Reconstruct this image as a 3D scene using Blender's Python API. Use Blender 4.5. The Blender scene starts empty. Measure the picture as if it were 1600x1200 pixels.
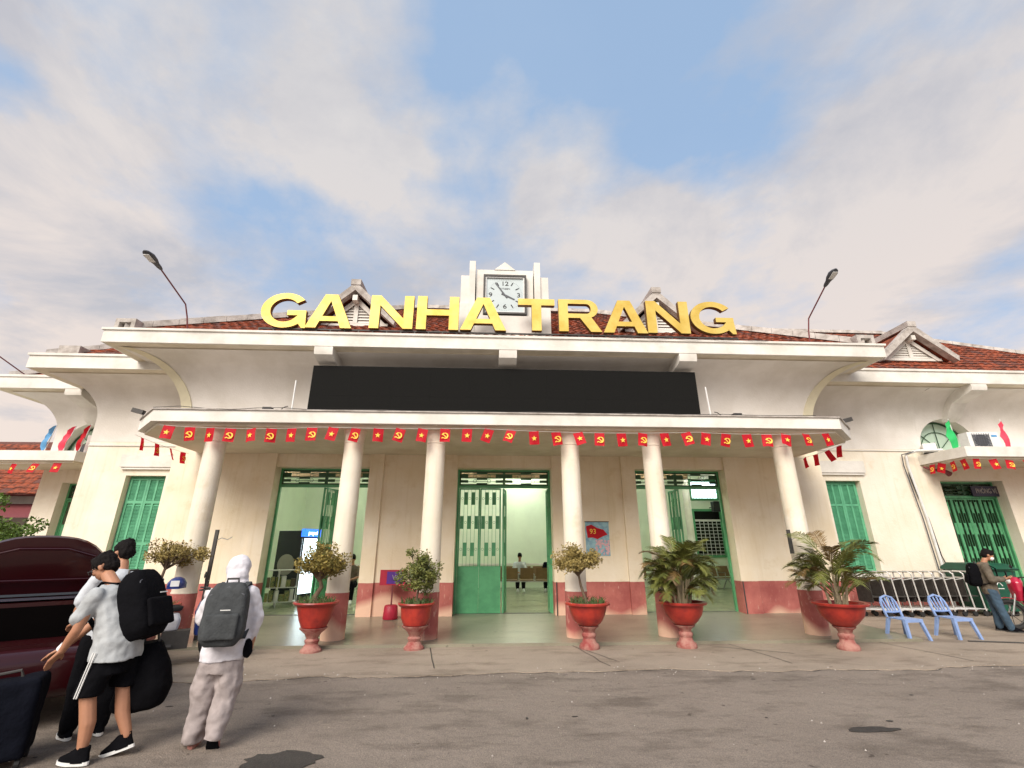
import bpy, bmesh, math, random
from mathutils import Vector, Matrix, Euler
R = math.radians
PI = math.pi
random.seed(7)
sc = bpy.context.scene
COL = sc.collection

# ------------------------------------------------------------ camera
cam_d = bpy.data.cameras.new('camera')
cam = bpy.data.objects.new('camera', cam_d)
COL.objects.link(cam)
cam_d.sensor_width = 36.0
cam_d.lens = 36.0 * 725.6 / 1600.0
cam_d.clip_start = 0.05
cam_d.clip_end = 3000
_pi, _ro, _ya = .34072, -.0013149, .052464
_f = Vector((math.sin(_ya) * math.cos(_pi), math.cos(_ya) * math.cos(_pi), math.sin(_pi)))
_r = Vector((math.cos(_ya), -math.sin(_ya), 0))
_u = _r.cross(_f)
_r2 = math.cos(_ro) * _r + math.sin(_ro) * _u
_u2 = -math.sin(_ro) * _r + math.cos(_ro) * _u
M = Matrix(((_r2.x, _u2.x, -_f.x, 0), (_r2.y, _u2.y, -_f.y, 0), (_r2.z, _u2.z, -_f.z, 1.6), (0, 0, 0, 1)))
cam.matrix_world = M
sc.camera = cam

# ------------------------------------------------------------ render look
sc.view_settings.view_transform = 'Standard'
sc.view_settings.look = 'None'
sc.view_settings.gamma = 1.0
sc.view_settings.use_curve_mapping = False
sc.view_settings.exposure = 0.88
sc.render.engine = 'CYCLES'
sc.cycles.max_bounces = 6
sc.cycles.diffuse_bounces = 4
sc.cycles.use_denoising = True

# ------------------------------------------------------------ sun
SUN_EL, SUN_AZ = R(38), R(205)      # azimuth measured clockwise from +Y
sun_d = bpy.data.lights.new('sun', 'SUN')
sun_d.energy = 2.6
sun_d.angle = R(38)
sun_d.color = (1.0, .92, .82)
sun = bpy.data.objects.new('sun', sun_d)
COL.objects.link(sun)
sd = Vector((math.sin(SUN_AZ) * math.cos(SUN_EL), math.cos(SUN_AZ) * math.cos(SUN_EL), math.sin(SUN_EL)))
sun.rotation_euler = (-sd).to_track_quat('-Z', 'Y').to_euler()

# ------------------------------------------------------------ world : nishita sky seen through broken cloud
W = bpy.data.worlds.new('World')
sc.world = W
W.use_nodes = True
nt = W.node_tree
N, L = nt.nodes, nt.links
N.clear()
def wn(t, **k):
    n = N.new(t)
    for a, b in k.items():
        setattr(n, a, b)
    return n
def wmath(op, a, b=None, clamp=False):
    n = wn('ShaderNodeMath', operation=op)
    n.use_clamp = clamp
    for i, v in enumerate((a, b)):
        if v is None: continue
        if isinstance(v, (int, float)): n.inputs[i].default_value = v
        else: L.new(v, n.inputs[i])
    return n.outputs[0]
def wmix(fac, a, b, bt='MIX'):
    n = wn('ShaderNodeMix', data_type='RGBA', blend_type=bt)
    for s, v in ((n.inputs[0], fac), (n.inputs[6], a), (n.inputs[7], b)):
        if isinstance(v, (int, float)): s.default_value = v
        elif isinstance(v, tuple): s.default_value = (*v, 1)
        else: L.new(v, s)
    return n.outputs[2]
sky = wn('ShaderNodeTexSky', sky_type='NISHITA')
sky.sun_disc = False
sky.sun_elevation = SUN_EL
sky.sun_rotation = SUN_AZ
sky.air_density = 1.0; sky.dust_density = 1.0; sky.ozone_density = 2.0
tc = wn('ShaderNodeTexCoord')
sep = wn('ShaderNodeSeparateXYZ'); L.new(tc.outputs['Generated'], sep.inputs[0])
zc = wmath('ADD', wmath('MAXIMUM', sep.outputs[2], 0.0), 0.16)
px, py = wmath('DIVIDE', sep.outputs[0], zc), wmath('DIVIDE', sep.outputs[1], zc)
cmb = wn('ShaderNodeCombineXYZ'); L.new(px, cmb.inputs[0]); L.new(py, cmb.inputs[1]); cmb.inputs[2].default_value = 0.0
def wnoise(scale, detail, rough, off, dist=0.0, st=(1, 1, 1), rot=0):
    mp = wn('ShaderNodeMapping'); L.new(cmb.outputs[0], mp.inputs[0])
    mp.inputs['Location'].default_value = off; mp.inputs['Scale'].default_value = st; mp.inputs['Rotation'].default_value = (0, 0, rot)
    n = wn('ShaderNodeTexNoise'); L.new(mp.outputs[0], n.inputs['Vector'])
    n.inputs['Scale'].default_value = scale; n.inputs['Detail'].default_value = detail
    n.inputs['Roughness'].default_value = rough; n.inputs['Distortion'].default_value = dist
    return n.outputs[0]
def wramp(v, stops):
    n = wn('ShaderNodeValToRGB'); L.new(v, n.inputs[0])
    e = n.color_ramp.elements
    while len(e) < len(stops): e.new(.5)
    for i, (p_, c_) in enumerate(stops):
        e[i].position = p_; e[i].color = (*c_, 1) if isinstance(c_, tuple) else (c_, c_, c_, 1)
    return n.outputs[0]
big = wnoise(0.62, 2, .5, (3.1, 7.4, 0), .3)
mid = wnoise(1.7, 10, .62, (1.7, 0.2, 0), .15, (1, 1, 1), .5)
fine = wnoise(5.0, 6, .6, (5, 2, 3), .3)
cov = wmath('ADD', wmath('ADD', wmath('MULTIPLY', big, .50), wmath('MULTIPLY', mid, .62)), wmath('MULTIPLY', fine, .20))
# the large breaks and banks of this evening's cloud
wz = wn('ShaderNodeTexNoise'); L.new(cmb.outputs[0], wz.inputs['Vector']); wz.inputs['Scale'].default_value = 3.2; wz.inputs['Detail'].default_value = 5
wv = wn('ShaderNodeVectorMath', operation='SUBTRACT'); L.new(wz.outputs['Color'], wv.inputs[0]); wv.inputs[1].default_value = (.5, .5, .5)
ws = wn('ShaderNodeVectorMath', operation='MULTIPLY_ADD'); L.new(wv.outputs[0], ws.inputs[0]); ws.inputs[1].default_value = (.42, .42, 0); L.new(cmb.outputs[0], ws.inputs[2])
for bx_, by_, br_, ba_ in ((.07, .60, .26, -.17), (.46, .74, .19, -.15), (-.06, .92, .15, -.11), (-.86, .66, .13, -.12), (.22, .44, .22, -.12), (-.48, .97, .12, -.08), (.78, .84, .12, -.06),
                           (-.50, .66, .34, .12), (-.27, .82, .17, .12), (.40, 1.06, .24, .12), (1.0, .84, .34, .13), (-1.0, 1.0, .32, .10), (.14, .80, .13, .07)):
    dn = wn('ShaderNodeVectorMath', operation='DISTANCE'); L.new(ws.outputs[0], dn.inputs[0]); dn.inputs[1].default_value = (bx_, by_, 0)
    mr = wn('ShaderNodeMapRange', interpolation_type='SMOOTHSTEP'); L.new(dn.outputs['Value'], mr.inputs[0])
    mr.inputs[1].default_value = br_ * .25; mr.inputs[2].default_value = br_ * 1.25; mr.inputs[3].default_value = ba_; mr.inputs[4].default_value = 0.0
    cov = wmath('ADD', cov, mr.outputs[0])
cov = wmath('ADD', cov, wmath('MULTIPLY', wmath('SUBTRACT', .55, sep.outputs[2]), .16))
mask = wramp(cov, [(.52, 0.08), (.605, .42), (.72, .93)])
blue = wmix(1.0, sky.outputs[0], (.105, .098, .094), 'MULTIPLY')
blue = wmix(.72, blue, (.215, .32, .47))
shade = wnoise(1.5, 8, .62, (8.2, 1.4, 5), .3)
hz = wramp(sep.outputs[2], [(.0, (.54, .45, .385)), (.35, (.47, .41, .375)), (.75, (.40, .385, .38))])
shade = wmath('ADD', shade, wmath('MULTIPLY', wmath('SUBTRACT', .58, sep.outputs[2]), .38))
cl = wmix(wramp(shade, [(.40, 0.0), (.58, 1.0)]), (.31, .305, .325), hz)
out = wmix(mask, blue, cl)
bg = wn('ShaderNodeBackground'); L.new(out, bg.inputs[0]); bg.inputs[1].default_value = 1.0
wo = wn('ShaderNodeOutputWorld'); L.new(bg.outputs[0], wo.inputs[0])

# ------------------------------------------------------------ materials
MATS = {}
def mat(name, col, rough=.8, var=.12, scale=3.0, bump=0.0, bscale=40.0, metal=0.0, emit=0.0, col2=None, spec=None, coat=0.0, trans=0.0, stretch=None, detail=5, coord='obj'):
    if name in MATS: return MATS[name]
    m = bpy.data.materials.new(name); m.use_nodes = True
    t = m.node_tree; n = t.nodes; l = t.links
    b = n['Principled BSDF']
    b.inputs['Roughness'].default_value = rough
    b.inputs['Metallic'].default_value = metal
    if spec is not None: b.inputs['Specular IOR Level'].default_value = spec
    if coat: b.inputs['Coat Weight'].default_value = coat; b.inputs['Coat Roughness'].default_value = .08
    if trans: b.inputs['Transmission Weight'].default_value = trans
    geo = n.new('ShaderNodeNewGeometry')
    vec = geo.outputs['Position']
    mp = n.new('ShaderNodeMapping'); l.new(vec, mp.inputs[0])
    if stretch: mp.inputs['Scale'].default_value = stretch
    nz = n.new('ShaderNodeTexNoise'); l.new(mp.outputs[0], nz.inputs['Vector'])
    nz.inputs['Scale'].default_value = scale; nz.inputs['Detail'].default_value = detail; nz.inputs['Roughness'].default_value = .62
    rp = n.new('ShaderNodeValToRGB'); l.new(nz.outputs[0], rp.inputs[0])
    c2 = col2 if col2 else tuple(c * (1 - var * 2) for c in col)
    rp.color_ramp.elements[0].position = .36; rp.color_ramp.elements[0].color = (*c2, 1)
    rp.color_ramp.elements[1].position = .60; rp.color_ramp.elements[1].color = (*col, 1)
    l.new(rp.outputs[0], b.inputs['Base Color'])
    if emit:
        b.inputs['Emission Color'].default_value = (*col, 1); b.inputs['Emission Strength'].default_value = emit
    if bump:
        bz = n.new('ShaderNodeTexNoise'); l.new(vec, bz.inputs['Vector']); bz.inputs['Scale'].default_value = bscale; bz.inputs['Detail'].default_value = 4
        bm_ = n.new('ShaderNodeBump'); bm_.inputs['Strength'].default_value = bump; bm_.inputs['Distance'].default_value = .02
        l.new(bz.outputs[0], bm_.inputs['Height']); l.new(bm_.outputs[0], b.inputs['Normal'])
    MATS[name] = m
    return m

def wall_material(name='wall', ca=(.77, .66, .48), cb=(.84, .75, .60)):
    """painted plaster: cream above, terracotta dado below z=.84, rain streaks, worn patches of the dado"""
    m = bpy.data.materials.new('painted_plaster'); m.use_nodes = True
    t = m.node_tree; n = t.nodes; l = t.links; b = n['Principled BSDF']; b.inputs['Roughness'].default_value = .85
    geo = n.new('ShaderNodeNewGeometry'); s = n.new('ShaderNodeSeparateXYZ'); l.new(geo.outputs['Position'], s.inputs[0])
    def nz(scale, st=(1, 1, 1), det=5, loc=(0, 0, 0)):
        mp = n.new('ShaderNodeMapping'); l.new(geo.outputs['Position'], mp.inputs[0]); mp.inputs['Scale'].default_value = st; mp.inputs['Location'].default_value = loc
        z = n.new('ShaderNodeTexNoise'); l.new(mp.outputs[0], z.inputs['Vector']); z.inputs['Scale'].default_value = scale; z.inputs['Detail'].default_value = det; z.inputs['Roughness'].default_value = .6
        return z.outputs[0]
    def rp(v, a, b_, ca, cb):
        r = n.new('ShaderNodeValToRGB'); l.new(v, r.inputs[0]); e = r.color_ramp.elements
        e[0].position = a; e[1].position = b_; e[0].color = (*ca, 1); e[1].color = (*cb, 1); return r.outputs[0]
    def mx(f, a, b_, bt='MIX'):
        q = n.new('ShaderNodeMix'); q.data_type = 'RGBA'; q.blend_type = bt
        for so, v in ((q.inputs[0], f), (q.inputs[6], a), (q.inputs[7], b_)):
            if isinstance(v, (int, float)): so.default_value = v
            elif isinstance(v, tuple): so.default_value = (*v, 1)
            else: l.new(v, so)
        return q.outputs[2]
    def mth(op, a, b_):
        q = n.new('ShaderNodeMath'); q.operation = op
        for i, v in enumerate((a, b_)):
            if isinstance(v, (int, float)): q.inputs[i].default_value = v
            else: l.new(v, q.inputs[i])
        return q.outputs[0]
    cream = rp(nz(1.1), .35, .65, ca, cb)
    streak = rp(nz(1.0, (9, 9, .5), 6, (3, 1, 2)), .30, .46, (.93, .91, .86), (1, 1, 1))
    grime = rp(nz(2.6, (1, 1, 1), 8, (7, 3, 0)), .30, .42, (.92, .89, .83), (1, 1, 1))
    cream = mx(1.0, mx(1.0, cream, streak, 'MULTIPLY'), grime, 'MULTIPLY')
    dado = rp(nz(2.2), .35, .62, (.33, .085, .075), (.47, .15, .125))
    scuff = rp(nz(14, (1, 1, .35), 6), .60, .68, (0, 0, 0), (1, 1, 1))
    dado = mx(mth('MULTIPLY', scuff, .45), dado, (.66, .42, .34))
    worn = rp(mth('ADD', nz(.55, (1, 1, 0), 2, (1.5, 0, 0)), mth('MULTIPLY', mth('SUBTRACT', .48, s.outputs[2]), .55)), .60, .70, (0, 0, 0), (1, 1, 1))
    dado = mx(worn, dado, (.72, .47, .34))
    isd = rp(mth('ADD', s.outputs[2], mth('MULTIPLY', nz(6), .02)), .845, .850, (1, 1, 1), (0, 0, 0))
    l.new(mx(isd, cream, dado), b.inputs['Base Color'])
    bp = n.new('ShaderNodeBump'); bp.inputs['Strength'].default_value = .25; bp.inputs['Distance'].default_value = .02
    l.new(nz(22, (1, 1, 1), 4), bp.inputs['Height']); l.new(bp.outputs[0], b.inputs['Normal'])
    MATS[name] = m
wall_material()
wall_material('wall_pale', (.72, .65, .52), (.80, .74, .63))
mat('white', (.76, .735, .68), .8, .07, 1.4, .2, 25, col2=(.62, .59, .53))
mat('upper', (.76, .725, .675), .85, .06, .9, .2, 25, col2=(.65, .61, .55))
mat('soffit', (.72, .655, .53), .85, .1, 1.2, .1, 20, col2=(.60, .53, .40))
mat('rib', (.75, .69, .50), .85, .08, 1.2, .1, 20)
mat('tile', (.33, .085, .042), .85, .2, 5, .5, 60, col2=(.10, .042, .03), spec=.2)
mat('tile_dark', (.15, .055, .04), .9, .2, 6, .3, 60)
mat('concrete_old', (.52, .48, .44), .9, .2, 3.5, .5, 30, col2=(.30, .265, .235))
mat('gold', (.72, .53, .15), .45, .04, 1.7, .10, 2.2, metal=.25, col2=(.58, .40, .08), spec=.2)  # patchy second tone paints mottled reflections into the letter faces
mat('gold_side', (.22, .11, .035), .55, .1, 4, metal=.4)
mat('screen', (.011, .011, .0105), .85, .1, 30, .1, 200, spec=.08)
mat('black', (.012, .012, .014), .6, .1, 10)
mat('green', (.095, .36, .165), .45, .15, 3, .1, 30, col2=(.065, .27, .12))
mat('green_dark', (.018, .075, .03), .5, .1, 4)
mat('shutter', (.115, .40, .225), .55, .15, 3, .1, 30, col2=(.08, .31, .17))
mat('lobby_wall', (.74, .82, .66), .7, .04, 1)
mat('lobby_beam', (.30, .20, .12), .8, .15, 3)
mat('red', (.66, .006, .022), .7, .06, 5)
_n = MATS['red'].node_tree; _b = _n.nodes['Principled BSDF']; _t = _n.nodes.new('ShaderNodeBsdfTranslucent'); _t.inputs[0].default_value = (.75, .01, .03, 1)
_x = _n.nodes.new('ShaderNodeMixShader'); _x.inputs[0].default_value = .4; _o = _n.nodes['Material Output']
_n.links.new(_b.outputs[0], _x.inputs[1]); _n.links.new(_t.outputs[0], _x.inputs[2]); _n.links.new(_x.outputs[0], _o.inputs[0])
mat('cart_steel', (.66, .65, .62), .4, .08, 14, metal=.35)
mat('yellow', (.95, .62, .08), .7, .02, 5)
mat('tube_light', (.95, 1.0, .86), .5, 0, 1, emit=95.0)
mat('metal', (.55, .55, .53), .35, .1, 12, metal=.9)
mat('iron', (.07, .065, .06), .6, .1, 12, metal=.3)
mat('brown', (.20, .115, .05), .5, .1, 8)
mat('clockface', (.48, .55, .56), .4, .03, 3)
mat('plastic_white', (.72, .72, .70), .45, .06, 5)
mat('soil', (.05, .032, .022), .95, .2, 20, .6, 40)
mat('pot_red', (.40, .035, .022), .40, .1, 5, .15, 20, col2=(.24, .02, .018))
mat('pot_ped', (.38, .19, .155), .9, .1, 7, .5, 40, col2=(.25, .05, .045))
mat('bark', (.16, .11, .07), .95, .15, 14, .6, 50)
mat('leaf_olive', (.30, .225, .05), .6, .2, 9, col2=(.12, .11, .025))
mat('leaf_dry', (.38, .29, .095), .65, .2, 9, col2=(.18, .14, .04))
mat('leaf_green', (.19, .20, .045), .55, .2, 9, col2=(.06, .085, .018))
mat('leaf_palm', (.165, .175, .035), .55, .2, 6, col2=(.06, .075, .016))
mat('leaf_palm_dry', (.20, .125, .04), .6, .2, 6)
mat('grass', (.06, .10, .02), .7, .2, 20)
mat('skin', (.42, .20, .115), .55, .05, 14, .05, 90)
mat('hair', (.008, .006, .006), .75, .1, 30, .4, 140, spec=.15)
mat('tee_grey', (.42, .44, .45), .9, .12, 10, .3, 18)
mat('tee_pale', (.55, .58, .62), .9, .1, 10, .3, 18)
mat('cloth_black', (.0045, .0045, .006), .9, .1, 12, .3, 30, spec=.08)
mat('cloth_navy', (.005, .006, .011), .9, .1, 12, .4, 30, spec=.08)
mat('bag_grey', (.06, .065, .068), .85, .12, 16, .3, 60, spec=.2)
mat('hoodie', (.70, .68, .72), .9, .08, 8, .35, 14)
mat('trousers_pale', (.36, .31, .30), .9, .12, 9, .4, 14)
mat('jeans', (.045, .085, .13), .85, .15, 10, .3, 30)
mat('jacket_olive', (.13, .105, .075), .85, .15, 10, .3, 26)
mat('sole', (.75, .75, .73), .6, .05, 5)
mat('car_paint', (.030, .0025, .004), .28, .06, 1, coat=.5, spec=.3)
mat('car_dark', (.003, .002, .002), .9, .1, 5, spec=.05)
mat('tail_lamp', (.35, .01, .01), .2, .05, 5, coat=.6)
mat('rubber', (.018, .018, .018), .8, .1, 9)
mat('chair_blue', (.24, .35, .62), .42, .08, 6, col2=(.19, .28, .50))
mat('bin_green', (.006, .085, .05), .5, .12, 4)
mat('bike_blue', (.012, .03, .16), .3, .05, 5, coat=.6)
mat('bike_white', (.72, .72, .74), .3, .04, 5, coat=.5)
mat('bike_red', (.42, .008, .04), .3, .05, 5, coat=.6)
mat('flag_blue', (.10, .30, .55), .7, .05, 5)
mat('flag_green', (.02, .45, .12), .7, .05, 5)
mat('flag_pink', (.85, .05, .10), .7, .05, 5)
mat('sign_dark', (.02, .02, .045), .5, .05, 5)
mat('sign_text', (.35, .33, .30), .6, .05, 5)
mat('poster_sky', (.30, .50, .55), .6, .1, 8, col2=(.16, .30, .42))
mat('poster_pink', (.70, .42, .44), .6, .1, 20)
mat('fridge_dark', (.008, .010, .022), .35, .05, 4)
mat('fridge_blue', (.02, .12, .75), .4, 0, 1, emit=1.5)
mat('fridge_pane_glow', (.75, .92, 1.0), .5, 0, 1, emit=2.2)
mat('goods', (.32, .30, .12), .6, .3, 26, col2=(.06, .12, .05))
mat('house_wall', (.42, .40, .36), .9, .1, 2)
mat('mask_white', (.78, .80, .82), .8, .03, 5)
mat('purple', (.09, .02, .26), .5, .1, 5)
mat('lamp_grey', (.075, .08, .095), .5, .1, 8)
mat('pole_red', (.20, .05, .055), .6, .1, 8)

def ground_mat(name, c1, c2, rough, stainc, wear=0.0, bump=.5, bs=60, spec=.5):
    m = bpy.data.materials.new(name); m.use_nodes = True
    t = m.node_tree; n = t.nodes; l = t.links; b = n['Principled BSDF']
    geo = n.new('ShaderNodeNewGeometry')
    def nz(scale, st=(1, 1, 1), det=6, loc=(0, 0, 0), rgh=.6):
        mp = n.new('ShaderNodeMapping'); l.new(geo.outputs['Position'], mp.inputs[0]); mp.inputs['Scale'].default_value = st; mp.inputs['Location'].default_value = loc
        z = n.new('ShaderNodeTexNoise'); l.new(mp.outputs[0], z.inputs['Vector']); z.inputs['Scale'].default_value = scale; z.inputs['Detail'].default_value = det; z.inputs['Roughness'].default_value = rgh
        return z.outputs[0]
    def rp(v, a, b_, ca, cb):
        r = n.new('ShaderNodeValToRGB'); l.new(v, r.inputs[0]); e = r.color_ramp.elements
        e[0].position = a; e[1].position = b_; e[0].color = (*ca, 1); e[1].color = (*cb, 1); return r.outputs[0]
    def mul(a, b_, f=1.0):
        q = n.new('ShaderNodeMix'); q.data_type = 'RGBA'; q.blend_type = 'MULTIPLY'; q.inputs[0].default_value = f
        l.new(a, q.inputs[6]); l.new(b_, q.inputs[7]); return q.outputs[2]
    base = rp(nz(.8, (1, 1, 1), 7), .32, .68, c2, c1)
    grain = rp(nz(110, (1, 1, 1), 2), .35, .7, (.66, .66, .66), (1.18, 1.15, 1.11))
    st = rp(nz(1.7, (.55, 1.3, 1), 7, (4, 2, 0), .68), .36, .50, stainc, (1, 1, 1))
    sp = rp(nz(6.5, (1, 1, 1), 3, (1, 9, 0)), .27, .33, (.45, .43, .42), (1, 1, 1))
    c = mul(mul(mul(base, grain), st), sp)
    l.new(c, b.inputs['Base Color'])
    b.inputs['Roughness'].default_value = rough; b.inputs['Specular IOR Level'].default_value = spec
    bp = n.new('ShaderNodeBump'); bp.inputs['Strength'].default_value = bump; bp.inputs['Distance'].default_value = .015
    ad = n.new('ShaderNodeMath'); ad.operation = 'ADD'; l.new(nz(bs, (1, 1, 1), 4), ad.inputs[0])
    m2 = n.new('ShaderNodeMath'); m2.operation = 'MULTIPLY'; m2.inputs[1].default_value = 2.0; l.new(nz(6, (1, 1, 1), 5), m2.inputs[0]); l.new(m2.outputs[0], ad.inputs[1])
    l.new(ad.outputs[0], bp.inputs['Height']); l.new(bp.outputs[0], b.inputs['Normal'])
    MATS[name] = m
ground_mat('asphalt', (.295, .25, .212), (.245, .206, .175), .85, (.66, .65, .64), bump=.9, bs=80, spec=.3)
ground_mat('apron', (.39, .325, .262), (.30, .25, .202), .8, (.72, .70, .68), bump=.5, bs=40, spec=.3)
ground_mat('porch', (.31, .29, .22), (.25, .235, .18), .30, (.80, .80, .78), bump=.12, bs=12, spec=.55)
ground_mat('lobby_floor', (.40, .42, .28), (.34, .37, .25), .22, (.85, .85, .85), bump=.06, bs=10, spec=.5)
ground_mat('patch_dark', (.055, .050, .046), (.035, .032, .030), .6, (.8, .8, .8), bump=.6, bs=80)

# ------------------------------------------------------------ geometry helpers
class MB:
    def __init__(s): s.v = []; s.f = []; s.m = []
    def add(s, vs, fs, mi=0):
        o = len(s.v); s.v += [tuple(v) for v in vs]; s.f += [tuple(i + o for i in f) for f in fs]; s.m += [mi] * len(fs); return s
    def box(s, x0, x1, y0, y1, z0, z1, mi=0, rot=0, c=None):
        vs = [Vector((x, y, z)) for z in (z0, z1) for x, y in ((x0, y0), (x1, y0), (x1, y1), (x0, y1))]
        if rot:
            c = Vector(c) if c else Vector(((x0 + x1) / 2, (y0 + y1) / 2, 0)); q = Matrix.Rotation(rot, 3, 'Z')
            vs = [q @ (v - c) + c for v in vs]
        return s.add(vs, [(0, 3, 2, 1), (4, 5, 6, 7), (0, 1, 5, 4), (1, 2, 6, 5), (2, 3, 7, 6), (3, 0, 4, 7)], mi)
    def obox(s, mtx, sx, sy, sz, mi=0):
        vs = [mtx @ Vector((x * sx / 2, y * sy / 2, z * sz / 2)) for z in (-1, 1) for x, y in ((-1, -1), (1, -1), (1, 1), (-1, 1))]
        return s.add(vs, [(0, 3, 2, 1), (4, 5, 6, 7), (0, 1, 5, 4), (1, 2, 6, 5), (2, 3, 7, 6), (3, 0, 4, 7)], mi)
    def tube(s, pts, r, n=8, mi=0, cap=True):
        pts = [Vector(p) for p in pts]; rs = r if isinstance(r, (list, tuple)) else [r] * len(pts)
        o = len(s.v); vs = []; prev = None
        for i, p in enumerate(pts):
            d = (pts[min(i + 1, len(pts) - 1)] - pts[max(i - 1, 0)])
            d = d.normalized() if d.length > 1e-9 else Vector((0, 0, 1))
            a = prev if prev is not None else (Vector((1, 0, 0)) if abs(d.x) < .9 else Vector((0, 1, 0)))
            a = (a - d * a.dot(d))
            a = a.normalized() if a.length > 1e-6 else d.orthogonal().normalized()
            prev = a; b = d.cross(a)
            for k in range(n):
                t = 2 * PI * k / n; vs.append(p + (a * math.cos(t) + b * math.sin(t)) * rs[i])
        fs = [(i * n + k, i * n + (k + 1) % n, (i + 1) * n + (k + 1) % n, (i + 1) * n + k) for i in range(len(pts) - 1) for k in range(n)]
        if cap: fs += [tuple(reversed(range(n))), tuple((len(pts) - 1) * n + k for k in range(n))]
        return s.add(vs, fs, mi)
    def lathe(s, prof, c=(0, 0, 0), n=24, mi=0, cap=True):
        vs = [(c[0] + r * math.cos(2 * PI * k / n), c[1] + r * math.sin(2 * PI * k / n), c[2] + z) for r, z in prof for k in range(n)]
        fs = [(i * n + k, i * n + (k + 1) % n, (i + 1) * n + (k + 1) % n, (i + 1) * n + k) for i in range(len(prof) - 1) for k in range(n)]
        if cap: fs += [tuple(reversed(range(n))), tuple((len(prof) - 1) * n + k for k in range(n))]
        return s.add(vs, fs, mi)
    def prism(s, poly, y0, y1, axis='Y', mi=0):
        """poly of 2D points; axis Y: (x,z) extruded over y; Z: (x,y) over z; X: (y,z) over x"""
        n = len(poly)
        def P(a, b, h): return {'Y': (a, h, b), 'Z': (a, b, h), 'X': (h, a, b)}[axis]
        vs = [P(a, b, y0) for a, b in poly] + [P(a, b, y1) for a, b in poly]
        fs = [tuple(range(n)), tuple(reversed(range(n, 2 * n)))] + [(i, n + i, n + (i + 1) % n, (i + 1) % n) for i in range(n)]
        return s.add(vs, fs, mi)
    def sphere(s, c, r, n=12, mi=0, sc_=(1, 1, 1)):
        vs = []; m_ = n // 2
        for i in range(m_ + 1):
            a = PI * i / m_
            for k in range(n):
                t = 2 * PI * k / n
                vs.append((c[0] + r * sc_[0] * math.sin(a) * math.cos(t), c[1] + r * sc_[1] * math.sin(a) * math.sin(t), c[2] - r * sc_[2] * math.cos(a)))
        fs = [(i * n + k, i * n + (k + 1) % n, (i + 1) * n + (k + 1) % n, (i + 1) * n + k) for i in range(m_) for k in range(n)]
        return s.add(vs, fs, mi)
    def xf(s, mtx):
        s.v = [tuple(mtx @ Vector(v)) for v in s.v]; return s
    def mesh(s, name, mats, smooth=None):
        me = bpy.data.meshes.new(name); me.from_pydata(s.v, [], s.f)
        bm = bmesh.new(); bm.from_mesh(me); bmesh.ops.remove_doubles(bm, verts=bm.verts, dist=1e-6) if smooth else None
        bmesh.ops.recalc_face_normals(bm, faces=bm.faces); 
        if not smooth and len(bm.faces) == len(s.f):
            pass
        bm.to_mesh(me); bm.free()
        for m_ in (mats if isinstance(mats, (list, tuple)) else [mats]): me.materials.append(MATS[m_] if isinstance(m_, str) else m_)
        if len(me.polygons) == len(s.m) and any(s.m):
            me.polygons.foreach_set('material_index', s.m)
        if smooth:
            me.polygons.foreach_set('use_smooth', [True] * len(me.polygons)); me.set_sharp_from_angle(angle=R(smooth if smooth is not True else 40))
        me.update()
        return me

def obj(name, mb, mats, parent=None, smooth=None, loc=None, rot=None, label=None, kind=None):
    me = mb.mesh(name, mats, smooth) if isinstance(mb, MB) else mb
    o = bpy.data.objects.new(name, me); COL.objects.link(o)
    if parent: o.parent = parent
    if loc: o.location = loc
    if rot: o.rotation_euler = rot
    if label: o['label'] = label
    if kind: o['kind'] = kind
    return o
def thing(name, label, cat, loc=(0, 0, 0), rz=0, group=None):
    o = bpy.data.objects.new(name, None); COL.objects.link(o); o.location = loc; o.rotation_euler = (0, 0, rz)
    o.empty_display_size = .1; o['label'] = label; o['category'] = cat
    if group: o['group'] = group
    return o
def tag(o, label, cat, group=None):
    o['label'] = label; o['category'] = cat
    if group: o['group'] = group
    return o
def copy_tree(o, parent=None, label=None):
    c = o.copy(); COL.objects.link(c); c.parent = parent
    if label: c['label'] = label
    for ch in list(o.children): copy_tree(ch, c)
    return c
def frame_box(mb, x0, x1, z0, z1, y0, y1, w, mi=0):
    mb.box(x0, x0 + w, y0, y1, z0, z1, mi); mb.box(x1 - w, x1, y0, y1, z0, z1, mi)
    mb.box(x0 + w, x1 - w, y0, y1, z1 - w, z1, mi); mb.box(x0 + w, x1 - w, y0, y1, z0, z0 + w, mi); return mb
def text_mesh(txt, size, depth=.002, align='CENTER', space=1.0):
    cu = bpy.data.curves.new('txt', 'FONT'); cu.body = txt; cu.size = size; cu.extrude = depth; cu.align_x = align; cu.align_y = 'CENTER'; cu.space_character = space; cu.resolution_u = 3
    o = bpy.data.objects.new('txt', cu); COL.objects.link(o)
    bpy.context.view_layer.update()
    me = bpy.data.meshes.new_from_object(o.evaluated_get(bpy.context.evaluated_depsgraph_get()))
    bpy.data.objects.remove(o); return me
def text_obj(name, txt, size, m, parent, loc, rot=(PI / 2, 0, 0), depth=.003, space=1.0, scx=1.0):
    me = text_mesh(txt, size, depth, space=space); me.materials.clear(); me.materials.append(MATS[m])
    o = obj(name, me, None, parent, loc=loc, rot=rot); o.scale = (scx, 1, 1); return o
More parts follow.
